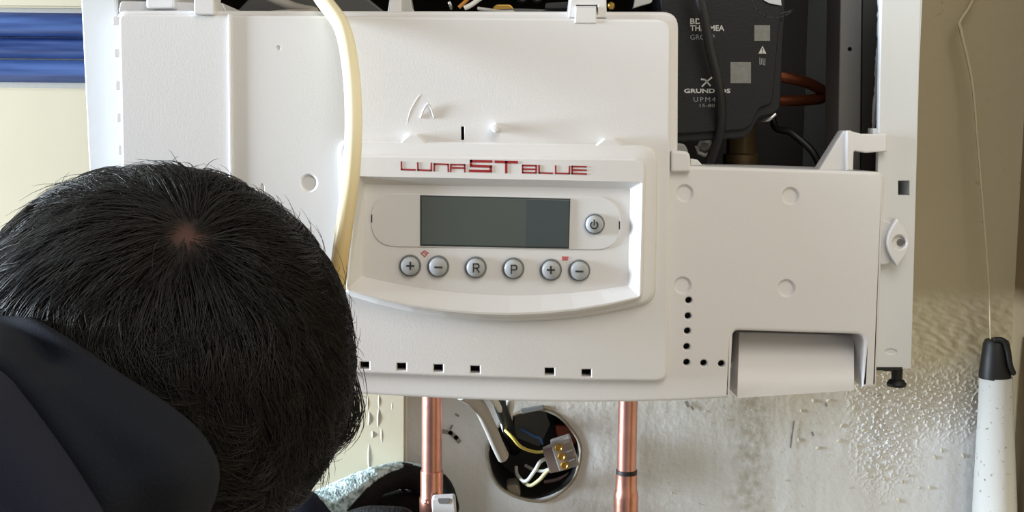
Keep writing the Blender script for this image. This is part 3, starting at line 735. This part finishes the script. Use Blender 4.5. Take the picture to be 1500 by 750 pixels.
# sheathed cables dropping from the boiler
o = obj('grey_cable', tube_bm(px([(676, 575, .2), (700, 592, .225), (716, 622, .25), (728, 650, .268), (737, 669, .278)]), .0056, 14, 8, flat=.8), M['greysheath'], None, smooth=50)
tag(o, 'pale grey sheathed cable dropping from the boiler into the junction box, cut at its end', 'cable')
o = obj('black_cable', tube_bm(px([(727, 570, .225), (733, 595, .25), (741, 616, .28), (748, 640, .31), (755, 660, .33)]), .0048, 14, 8), M['rubber'], None, smooth=50)
tag(o, 'black cable dropping from the boiler into the junction box beside the grey one', 'cable')
o = tube('white_cable', px([(716, 575, .215), (728, 592, .235), (736, 606, .262), (738, 622, .285), (742, 635, .31)]), .0026, M['wirewhite'])
tag(o, 'thin white cable squeezed between the grey and the black cable', 'cable')
o = tube('white_cable', px([(745, 570, .25), (748, 590, .26), (746, 604, .28), (745, 622, .305)]), .0030, M['wirewhite'])
tag(o, 'short white cable just right of the black cable at the boiler edge', 'cable')
# ---- corner: thread and capped tube
cb = P(1459, 552, .268)
tubec = thing('capped_tube', 'white speckled tube with a black clip cap standing in the room corner', 'tube', (cb.x, cb.y, cb.z-.36))
ms = mat('speckled_white', (206, 206, 204), .75, bump=.3, bscale=200, var=.05)
nt = ms.node_tree; b = nt.nodes['Principled BSDF']; src = b.inputs['Base Color'].links[0].from_socket
n3 = nt.nodes.new('ShaderNodeTexNoise'); n3.inputs['Scale'].default_value = 230; tc = nt.nodes.new('ShaderNodeTexCoord'); nt.links.new(tc.outputs['Object'], n3.inputs['Vector'])
mr = nt.nodes.new('ShaderNodeMapRange'); mr.inputs[1].default_value = .68; mr.inputs[2].default_value = .74; nt.links.new(n3.outputs['Fac'], mr.inputs[0])
mx = nt.nodes.new('ShaderNodeMix'); mx.data_type = 'RGBA'; nt.links.new(mr.outputs[0], mx.inputs[0]); nt.links.new(src, mx.inputs[6]); mx.inputs[7].default_value = lin((150, 138, 118)); nt.links.new(mx.outputs[2], b.inputs['Base Color'])
rt = 23.5/F*.918
tax = (cb-P(1457, 760, .268)).normalized()
obj('tube_body', lathe_bm(cb, tax, [(-.36, rt*1.75), (-.1, rt*1.34), (-.03, rt*1.08), (0, rt*1.0)], 28), ms, tubec, smooth=40)
zcap = P(1459, 496, .268).z
cp = obj('cap', lathe_bm((cb.x-.001, cb.y, 0), (0, 0, 1), [(cb.z-.001, rt*.97), (cb.z+.003, rt*.97), (zcap-.004, rt*.80), (zcap-.001, rt*.70), (zcap, rt*.45)], 28), M['rubber'], tubec, smooth=40)
obj('cap_clip', tube_bm([P(1458, 497, .258), P(1470, 499, .256), P(1476, 512, .256), P(1480, 535, .256), P(1484, 546, .258)], [.0018, .002, .0022, .002, .0022], 10, 6, dome=True), M['rubber'], cp, smooth=True)
o = tube('thread', px([(1450, -70, .29), (1424, 2, .285), (1406, 32, .28), (1408, 46, .278), (1424, 120, .274), (1433, 220, .27), (1442, 330, .268), (1449, 430, .268), (1451, 497, .267)]), [.0011, .0011, .0012, .0014, .0011, .0009, .0008, .0006, .0006], M['thread'], None, seg=8)
tag(o, 'thin pale thread hanging beside the boiler down to the black cap', 'thread')
# ------------------------------------------------------------------ the person
HC = P(240, 530, -.112)                                   # middle of the head
fw = Vector((.0, .86, -.52)).normalized()
upv = Vector((.10, .48, .86)); upv = (upv-fw*upv.dot(fw)).normalized()
sd = fw.cross(upv).normalized()                           # his right side
HM = Matrix((sd, fw, upv)).transposed()                   # local (side, front, up) -> world
person = thing('person', 'person bending down with short black hair, navy hooded sweatshirt and a pale glove', 'person', (-.27, -.40, 0))
HS = (.0755, .086, .078)
def Rdir(d):
    """scalp radius along unit directions d (n,3) in (side, front, up)"""
    e = 1/np.sqrt((d[:, 0]/HS[0])**2+(d[:, 1]/HS[1])**2+(d[:, 2]/HS[2])**2)
    face = np.clip(d[:, 1], 0, 1)*np.clip(-d[:, 2]+.1, 0, 1)
    return e*(1+.10*face)
def fib(n):
    k = np.arange(n)+.5; ph = np.arccos(1-2*k/n); th = math.pi*(1+5**.5)*k
    return np.stack([np.cos(th)*np.sin(ph), np.sin(th)*np.sin(ph), np.cos(ph)], 1)
HMn = np.array(HM); HCn = np.array(HC)
def world(loc): return loc @ HMn.T + HCn
def headpt(s, f, u): return HC+HM @ Vector((s, f, u))
# head with features, neck, trunk, limbs: one continuous surface
bm = bmesh.new()
ico = bmesh.ops.create_icosphere(bm, subdivisions=5, radius=1)['verts']
d = np.array([v.co[:] for v in ico]); d /= np.linalg.norm(d, axis=1)[:, None]
rr = Rdir(d)
def gau(c, s): c = np.array(c)/np.linalg.norm(c); return np.exp(-np.sum((d-c)**2, 1)/s**2)
rr = rr+.019*gau((0, 1, -.30), .13)+.008*gau((0, 1, -.05), .10)+.010*gau((0, .86, -.85), .22)+.004*gau((0, 1, -.55), .12)-.008*gau((.36, 1, -.02), .13)-.008*gau((-.36, 1, -.02), .13)+.004*gau((0, 1, .22), .35)-.003*gau((0, 1, -.64), .05)
wp = world(d*rr[:, None])
for v, p in zip(ico, wp): v.co = p
for s in (-1, 1):     # ears
    for t in range(3):
        tube_bm([headpt(s*(.070+.006*k/4), .004, -.034+.013*k) for k in range(4)], [.006, .009, .011, .008], 10, 4, bm, dome=True)
neck0 = headpt(0, .015, -.085)
SH = Vector((-.215, -.23, 1.085)); CH = Vector((-.225, -.30, .97)); PV = Vector((-.27, -.42, .66))
tube_bm([neck0, (neck0+SH)/2+Vector((0, -.005, .005)), SH], [.045, .050, .060], 16, 6, bm, dome=True)
tube_bm([SH, CH, (CH+PV)/2, PV], [.085, .115, .118, .125], 20, 6, bm, dome=True)
shR = Vector((-.06, -.22, 1.02)); shL = Vector((-.37, -.19, 1.04))
elL = Vector((-.37, .07, .88)); wrL = P(455, 776, .228)
elR = Vector((.0, -.01, .80)); wrR = Vector((-.02, .17, .93))
ARMS = ((shR, elR, wrR), (shL, elL, wrL))
tube_bm([SH, shR], [.07, .058], 16, 6, bm, dome=True); tube_bm([SH, shL], [.07, .058], 16, 6, bm, dome=True)
for (a, b_, c) in ARMS:
    tube_bm([a, (a+b_)/2, b_], [.052, .048, .04], 14, 6, bm, dome=True); tube_bm([b_, (b_+c)/2, c], [.042, .037, .027], 14, 6, bm, dome=True)
hips = [(Vector((-.17, -.44, .62)), Vector((-.09, -.10, .46)), Vector((-.13, -.38, .08))), (Vector((-.37, -.42, .62)), Vector((-.45, -.08, .46)), Vector((-.42, -.36, .08)))]
for (a, k, c) in hips:
    tube_bm([PV, a], [.11, .09], 16, 6, bm, dome=True); tube_bm([a, (a+k)/2, k], [.088, .078, .058], 16, 6, bm, dome=True); tube_bm([k, (k+c)/2, c], [.058, .056, .04], 16, 6, bm, dome=True)
me = remesh(bm, .0045, 3)
body = link('body', me, M['skin'], person)
for s in (-1, 1):
    bm = bmesh.new(); bmesh.ops.create_uvsphere(bm, u_segments=16, v_segments=10, radius=.011, matrix=Matrix.Translation(headpt(s*.030, .079, -.004)))
    obj('eye', bm, M['eye'], person, smooth=True)
# clothes
bm = bmesh.new()
tube_bm([SH+Vector((0, 0, -.005)), CH, (CH+PV)/2, PV], [.095, .132, .135, .142], 20, 6, bm, dome=True)
tube_bm([SH, SH.lerp(neck0, .66)], [.085, .060], 16, 6, bm, dome=True); tube_bm([SH, shR], [.085, .074], 16, 6, bm, dome=True); tube_bm([SH, shL], [.085, .074], 16, 6, bm, dome=True)
for (a, b_, c) in ARMS:
    e = c+(b_-c)*.03
    tube_bm([a, (a+b_)/2, b_], [.068, .062, .054], 14, 6, bm, dome=True); tube_bm([b_, (b_+e)/2, e], [.054, .048, .036], 14, 6, bm, dome=True)
link('sweatshirt', remesh(bm, .006, 4), M['sweater'], person)
bm = bmesh.new()
tube_bm([PV+Vector((0, 0, -.02)), (hips[0][0]+hips[1][0])/2], [.15, .15], 18, 4, bm, dome=True)
for (a, k, c) in hips:
    tube_bm([a, (a+k)/2, k], [.106, .094, .075], 16, 6, bm, dome=True); tube_bm([k, (k+c)/2, c+Vector((0, 0, .02))], [.076, .072, .062], 16, 6, bm, dome=True)
link('trousers', remesh(bm, .008, 4), M['trousers'], person)
for (a, k, c) in hips:
    h = Vector((c.x, c.y, .045)); dv = Vector((.1, .99, 0)).normalized()
    bm = tube_bm([h-dv*.06, h+dv*.05, h+dv*.17+Vector((0, 0, -.01))], [.04, .043, .032], 14, 6, dome=True)
    for v in bm.verts: v.co.z = max(.002, v.co.z)
    link('shoe', remesh(bm, .006, 3), M['shoe'], person)
# ---- hood: bunched cloth, lofted between rim and folds
def loft(curves, n=40, sub=6, th=.0018):
    """surface through a list of pixel curves [(x, y, Y), ...]"""
    def res(c):
        q = spline([Vector(p) for p in c], 12); L = [0]
        for a, b_ in zip(q[:-1], q[1:]): L.append(L[-1]+(b_-a).length)
        out = []; j = 0
        for k in range(n):
            t = L[-1]*k/(n-1)
            while j < len(L)-2 and L[j+1] < t: j += 1
            u = (t-L[j])/max(1e-9, L[j+1]-L[j]); out.append(q[j].lerp(q[j+1], min(1, u)))
        return out
    rows = [res(c) for c in curves]; fine = []
    cols = [spline([r[k] for r in rows], sub) for k in range(n)]
    bm = bmesh.new(); g = [[bm.verts.new(P(*p)) for p in c] for c in cols]
    for i in range(n-1):
        for j in range(len(g[0])-1): bm.faces.new((g[i][j], g[i+1][j], g[i+1][j+1], g[i][j+1]))
    return bm
def cloth(name, curves, m, n=110, th=.002):
    # both ends of every fold run down out of view into the shoulders
    curves = [[(c[0][0]-150, c[0][1]+420, c[0][2]), (c[0][0]-110, c[0][1]+160, c[0][2]), (c[0][0]-40, c[0][1]+30, c[0][2])]+list(c)+[(c[-1][0]-40, c[-1][1]+120, c[-1][2]), (c[-1][0]-90, c[-1][1]+330, c[-1][2]+.01)] for c in curves]
    bm = loft(curves, n)
    o = obj(name, bm, m, person, smooth=True)
    s = o.modifiers.new('thick', 'SOLIDIFY'); s.thickness = th; s.offset = 0
    return o
# hood roll: rim (outer outline) -> bulge -> crease
cloth('hood', [
 [(-60, 455, -.165), (0, 463, -.175), (45, 468, -.19), (85, 490, -.2), (125, 516, -.205), (180, 553, -.21), (240, 592, -.215), (283, 626, -.215), (308, 660, -.21), (318, 690, -.205), (314, 722, -.20), (300, 760, -.195), (280, 800, -.19)],
 [(-60, 458, -.18), (0, 466, -.19), (44, 472, -.205), (82, 495, -.215), (120, 522, -.222), (174, 560, -.228), (232, 600, -.232), (274, 634, -.232), (298, 664, -.228), (307, 692, -.224), (303, 722, -.22), (290, 760, -.215), (270, 800, -.21)],
 [(-60, 470, -.195), (0, 478, -.202), (38, 496, -.210), (72, 532, -.219), (100, 548, -.234), (150, 590, -.245), (200, 630, -.25), (240, 662, -.25), (262, 690, -.248), (268, 712, -.245), (262, 740, -.24), (252, 770, -.235), (238, 800, -.23)],
 [(-60, 490, -0.2210), (0, 500, -0.2340), (30, 520, -0.2380), (58, 548, -0.2420), (82, 570, -0.2490), (115, 610, -0.2530), (150, 650, -0.2560), (178, 682, -0.2560), (196, 706, -0.2560), (204, 724, -0.2540), (204, 746, -0.2500), (200, 770, -0.2460), (190, 800, -0.2420)],
 [(-60, 520, -0.2420), (0, 535, -0.2520), (22, 552, -0.2540), (44, 576, -0.2560), (64, 604, -0.2580), (88, 640, -0.2600), (110, 674, -0.2620), (128, 704, -0.2620), (140, 724, -0.2620), (148, 742, -0.2620), (150, 760, -0.2620), (148, 780, -0.2600), (140, 800, -0.2580)],
 [(-70, 560, -0.2420), (-12, 590, -0.2470), (8, 610, -0.2480), (28, 634, -0.2500), (46, 662, -0.2520), (66, 696, -0.2520), (86, 728, -0.2520), (100, 756, -0.2520), (110, 776, -0.2520), (114, 790, -0.2520), (114, 806, -0.2520), (110, 820, -0.2520), (104, 836, -0.2520)]], M['sweater2'])
cloth('hood_back', [
 [(-80, 500, -0.2410), (0, 548, -0.2560), (30, 580, -0.2590), (62, 622, -0.2620), (95, 668, -0.2660), (125, 714, -0.2680), (150, 756, -0.2700), (170, 800, -0.2710)],
 [(-90, 510, -0.2560), (-8, 556, -0.2700), (22, 590, -0.2740), (54, 632, -0.2760), (86, 676, -0.2800), (116, 722, -0.2820), (140, 764, -0.2840), (160, 808, -0.2840)],
 [(-120, 560, -0.2810), (-40, 610, -0.2960), (-10, 640, -0.2980), (20, 680, -0.3000), (48, 720, -0.3020), (74, 760, -0.3030), (95, 800, -0.3040), (110, 840, -0.3040)],
 [(-200, 660, -0.2860), (-120, 710, -0.3010), (-90, 740, -0.3040), (-60, 780, -0.3060), (-30, 820, -0.3060), (-5, 860, -0.3060), (15, 900, -0.3060), (30, 940, -0.3060)],
 [(-240, 900, -0.2910), (-170, 950, -0.3010), (-140, 980, -0.3040), (-110, 1010, -0.3060), (-80, 1040, -0.3060), (-55, 1070, -0.3060), (-35, 1100, -0.3060), (-20, 1130, -0.3060)]], M['sweater'])
# ---- hair
wl = np.array(HM.transposed() @ Vector((.30, -.62, .72)).normalized())      # whorl direction, local
wl /= np.linalg.norm(wl)
def region(d):
    """hair-bearing part of the head"""
    face = (d[:, 1] > .50) & (d[:, 2] < .42)
    face |= (d[:, 1] > .62) & (d[:, 2] < .62)
    neck = d[:, 2] < np.where(d[:, 1] < .15, -.985, -.5)
    return ~(face | neck)
def fn(d, f, s):    # cheap smooth vector noise
    out = np.zeros_like(d)
    for k in range(3):
        r2 = np.random.default_rng(s+k); kk = r2.normal(size=(3, 3))*f*(1+.7*k); ph = r2.uniform(0, 6.28, 3)
        out += np.sin(d @ kk.T+ph)/(1+k)
    return out
# cap of short roots
bm = bmesh.new(); ico = bmesh.ops.create_icosphere(bm, subdivisions=6, radius=1)['verts']
d = np.array([v.co[:] for v in ico]); d /= np.linalg.norm(d, axis=1)[:, None]
keep = region(d) & (np.linalg.norm(d-wl, axis=1) > -1)
wp = world(d*(Rdir(d)+.0012)[:, None])
for v, p in zip(ico, wp): v.co = p
bmesh.ops.delete(bm, geom=[v for v, k in zip(ico, keep) if not k], context='VERTS')
hair = obj('hair', bm, M['haircap'], person, smooth=True)
wv_ = np.array([list(v.co) for v in hair.data.vertices]); ld = (wv_-HCn) @ HMn; ld /= np.linalg.norm(ld, axis=1)[:, None]
dw = ld-wl; at = hair.data.attributes.new('parting', 'FLOAT', 'POINT')
at.data.foreach_set('value', np.exp(-(np.linalg.norm(dw, axis=1)/.085)**2).astype(np.float32))
nt = M['haircap'].node_tree; b = nt.nodes['Principled BSDF']; src = b.inputs['Base Color'].links[0].from_socket
an = nt.nodes.new('ShaderNodeAttribute'); an.attribute_name = 'parting'
mx = nt.nodes.new('ShaderNodeMix'); mx.data_type = 'RGBA'; nt.links.new(an.outputs['Fac'], mx.inputs[0]); nt.links.new(src, mx.inputs[6]); mx.inputs[7].default_value = lin((74, 44, 36)); nt.links.new(mx.outputs[2], b.inputs['Base Color'])
NC, NS, SEG, SID = 3000, 11, 6, 3
cl = fib(int(NC*1.5)); cl = cl[region(cl)]; nc = len(cl)
def path(d0, length, jit, seed):
    """walk away from the whorl; returns (SEG+1, n, 3) unit directions"""
    d = d0.copy(); out = [d.copy()]
    t = d-wl*np.sum(d*wl, 1)[:, None]; sw = np.cross(wl, d)
    base = t/np.maximum(1e-6, np.linalg.norm(t, axis=1))[:, None]+.35*sw/np.maximum(1e-6, np.linalg.norm(sw, axis=1))[:, None]
    grav = np.array(HM.transposed() @ Vector((.15, 0, -1)))
    nz = fn(d0, 5, 11)*.30+fn(d0, 18, 21)*.22+jit
    for k in range(SEG):
        dirn = base+nz*(.5+k/SEG)+grav*.25
        dirn -= d*np.sum(dirn*d, 1)[:, None]; dirn /= np.maximum(1e-6, np.linalg.norm(dirn, axis=1))[:, None]
        d = d+dirn*(length/SEG)[:, None]; d /= np.linalg.norm(d, axis=1)[:, None]; out.append(d.copy())
    return np.array(out)
clen = rng.uniform(.30, .50, nc); cj = rng.normal(size=(nc, 3))*.28
cp_ = path(cl, clen, cj, 1)
clift = rng.uniform(.5, 1.25, nc)
idx = np.repeat(np.arange(nc), NS); n = len(idx)
root = cl[idx]+rng.normal(size=(n, 3))*.030; root /= np.linalg.norm(root, axis=1)[:, None]
ok = rng.uniform(size=n) < np.clip((np.linalg.norm(root-wl, axis=1)-.0)/.10, .30, 1); idx = idx[ok]; root = root[ok]; n = len(idx)
sp = path(root, clen[idx]*rng.uniform(.8, 1.12, n), cj[idx]+rng.normal(size=(n, 3))*.22, 2)
T = np.arange(SEG+1)/SEG
pos = np.zeros((SEG+1, n, 3)); sl = rng.uniform(.3, 1.4, n)
stray = rng.uniform(size=n) < .02
for k in range(SEG+1):
    b_ = (.65*T[k])*np.where(stray, 0, 1)
    dd = sp[k]*(1-b_)[:, None]+cp_[k][idx]*b_[:, None]; dd /= np.linalg.norm(dd, axis=1)[:, None]
    lift = .0024+(.0068*clift[idx])*math.sin(T[k]*math.pi*.62)**.8+stray*.0055*T[k]**1.5*sl
    pos[k] = world(dd*(Rdir(dd)+lift)[:, None])
rad = np.array([.00021, .00021, .0002, .00018, .00015, .00011, .00004])
# loose lock of fringe curling out at the right
lk = [(492, 545, -.075), (508, 585, -.078), (513, 615, -.08), (502, 640, -.082), (482, 655, -.084), (452, 668, -.086), (420, 668, -.086)]
lq = np.array([list(P(*q)) for q in lk]); m_ = 170
off = rng.normal(size=(m_, 3))*np.array([.0042, .004, .0042]); off2 = rng.normal(size=(m_, 3))*.0025
lp_ = np.zeros((SEG+1, m_, 3)); cut = rng.uniform(.55, 1.0, m_)
for k in range(SEG+1):
    t = T[k]*cut*6; i0 = np.minimum(5, t.astype(int)); fr = (t-i0)[:, None]
    lp_[k] = lq[i0]*(1-fr)+lq[i0+1]*fr+off*(1-.5*T[k])+off2*T[k]
for k in range(1, SEG): lp_[k] = .25*lp_[k-1]+.5*lp_[k]+.25*lp_[k+1]
pos = np.concatenate([pos, lp_], 1); n = pos.shape[1]
tan = np.gradient(pos, axis=0); tan /= np.maximum(1e-9, np.linalg.norm(tan, axis=2))[:, :, None]
nn = np.cross(tan, np.array([.31, .62, .72])); nn /= np.maximum(1e-9, np.linalg.norm(nn, axis=2))[:, :, None]; bb = np.cross(tan, nn)
V = np.zeros((n, SEG+1, SID, 3))
for s in range(SID):
    a = 2*math.pi*s/SID; V[:, :, s] = (pos+(nn*math.cos(a)+bb*math.sin(a))*rad[:, None, None]).transpose(1, 0, 2)
vid = np.arange(n*(SEG+1)*SID).reshape(n, SEG+1, SID)
Fq = np.stack([vid[:, :-1, :], np.roll(vid, -1, 2)[:, :-1, :], np.roll(vid, -1, 2)[:, 1:, :], vid[:, 1:, :]], -1).reshape(-1, 4)
me = bpy.data.meshes.new('hair_strands'); me.vertices.add(V.size//3); me.vertices.foreach_set('co', V.reshape(-1).astype(np.float32))
me.loops.add(Fq.size); me.loops.foreach_set('vertex_index', Fq.reshape(-1).astype(np.int32))
me.polygons.add(len(Fq)); me.polygons.foreach_set('loop_start', (np.arange(len(Fq))*4).astype(np.int32)); me.polygons.foreach_set('loop_total', np.full(len(Fq), 4, np.int32))
me.update(calc_edges=True); me.shade_smooth()
link('hair_strands', me, M['hair'], hair, kind='stuff')
# ---- gloves
def glove_material():
    m = bpy.data.materials.new('dipped_glove'); m.use_nodes = True; nt = m.node_tree; b = nt.nodes['Principled BSDF']; N = nt.nodes.new; L = nt.links.new
    at = N('ShaderNodeAttribute'); at.attribute_name = 'coating'
    tc = N('ShaderNodeTexCoord'); wv = N('ShaderNodeTexVoronoi'); wv.inputs['Scale'].default_value = 560; L(tc.outputs['Object'], wv.inputs['Vector'])
    n = N('ShaderNodeTexNoise'); n.inputs['Scale'].default_value = 260; n.inputs['Detail'].default_value = 6; L(tc.outputs['Object'], n.inputs['Vector'])
    cr = N('ShaderNodeValToRGB'); cr.color_ramp.elements[0].position = .38; cr.color_ramp.elements[0].color = lin((128, 146, 146)); cr.color_ramp.elements[1].position = .56; cr.color_ramp.elements[1].color = lin((206, 226, 228)); L(n.outputs['Fac'], cr.inputs[0])
    mx = N('ShaderNodeMix'); mx.data_type = 'RGBA'; L(at.outputs['Fac'], mx.inputs[0]); L(cr.outputs[0], mx.inputs[6]); mx.inputs[7].default_value = lin((16, 16, 17)); L(mx.outputs[2], b.inputs['Base Color'])
    b.inputs['Roughness'].default_value = .75; b.inputs['Specular IOR Level'].default_value = .25
    bp = N('ShaderNodeBump'); bp.inputs['Strength'].default_value = .5; bp.inputs['Distance'].default_value = .001; L(wv.outputs['Distance'], bp.inputs['Height']); L(bp.outputs[0], b.inputs['Normal'])
    return m
M['glove'] = glove_material()
def glove(wrist, kn, chains, thumb, coat_test):
    bm = bmesh.new()
    # kn: the four knuckles (index..little); palm as tapering bars fanning from the wrist
    for k in kn: tube_bm([wrist, wrist.lerp(k, .5), k], [.026, .0195, .0120], 14, 6, bm, dome=True)
    for k, ch, r in zip(kn, chains, (.0104, .0107, .0102, .0088)):
        tube_bm([k]+ch, [r*1.1, r*1.04, r*.98, r*.86][:len(ch)+1], 12, 5, bm, dome=True)
    tube_bm(thumb, [.016, .0125, .0115, .0098], 12, 5, bm, dome=True)
    me = remesh(bm, .0012, 3)
    at = me.attributes.new('coating', 'FLOAT', 'POINT')
    at.data.foreach_set('value', np.array([coat_test(v.co) for v in me.vertices], np.float32))
    return link('glove', me, M['glove'], person)
def pxy(co):
    v = ROT.inverted() @ (Vector(co)-CAM); return 750+F*v.x/-v.z, 375-F*v.y/-v.z
# right hand: passes behind the pipe, fingers curl round it
knu = [P(548, 706, .247), P(536, 752, .262), P(526, 790, .266), P(518, 826, .262)]
chs = [[P(592, 696, .264), P(640, 710, .262), P(656, 744, .238)],
       [P(584, 738, .266), P(642, 750, .262), P(660, 772, .232)],
       [P(578, 780, .266), P(640, 792, .262), P(660, 808, .232)],
       [P(570, 818, .264), P(628, 830, .260), P(648, 842, .236)]]
thb = [P(490, 790, .235), P(530, 768, .205), P(560, 764, .195), P(588, 762, .192)]
glove(wrL, knu, chs, thb, lambda co: 1.0 if (pxy(co)[0] > 505+.0 and (lambda u, v: (u > 508 and v > 748-(u-508)*.75-12*math.sin((u-508)/85*math.pi) if u < 590 else v > 676+(u-590)*.3))(*pxy(co))) else 0.0)
# right hand below, lightly closed
hv = (wrR-elR).normalized(); wv = Vector((-1, 0, 0))
knl = [wrR+hv*.085+wv*(.03-.02*k) for k in range(4)]
chl = [[k+hv*.035+Vector((0, .012, -.005)), k+hv*.055+Vector((.0, .03, -.02)), k+hv*.05+Vector((0, .045, -.04))] for k in knl]
thl = [wrR+hv*.02+wv*.02, wrR+hv*.05+wv*.05, wrR+hv*.075+wv*.06, wrR+hv*.1+wv*.062]
glove(wrR, knl, chl, thl, lambda co: 1.0 if (co-wrR).dot(hv) > .06 else 0.0)
for (a, w_) in ((elR, wrR), (elL, wrL)):
    bm = tube_bm([w_+(a-w_).normalized()*.03, w_-(a-w_).normalized()*.004], [.031, .030], 20, 2)
    obj('glove_cuff', bm, M['black'], person, smooth=40)
# small white clip held at the pipe
cl_ = thing('pipe_clip', 'small white plastic clip held against the left copper coupling', 'clip', P(649, 752, .198))
plate('clip_body', round_loop([(632, 731, 4), (666, 729, 4), (669, 775, 3), (634, 775, 3)], 4), .194, .010, M['plastic'], cl_, bevel=2)
plate('clip_window', round_loop([(640, 730.5, 2), (660, 730, 2), (657, 738, 2), (643, 738, 2)], 3), .1935, .001, M['greyplast'], cl_, bevel=.5)
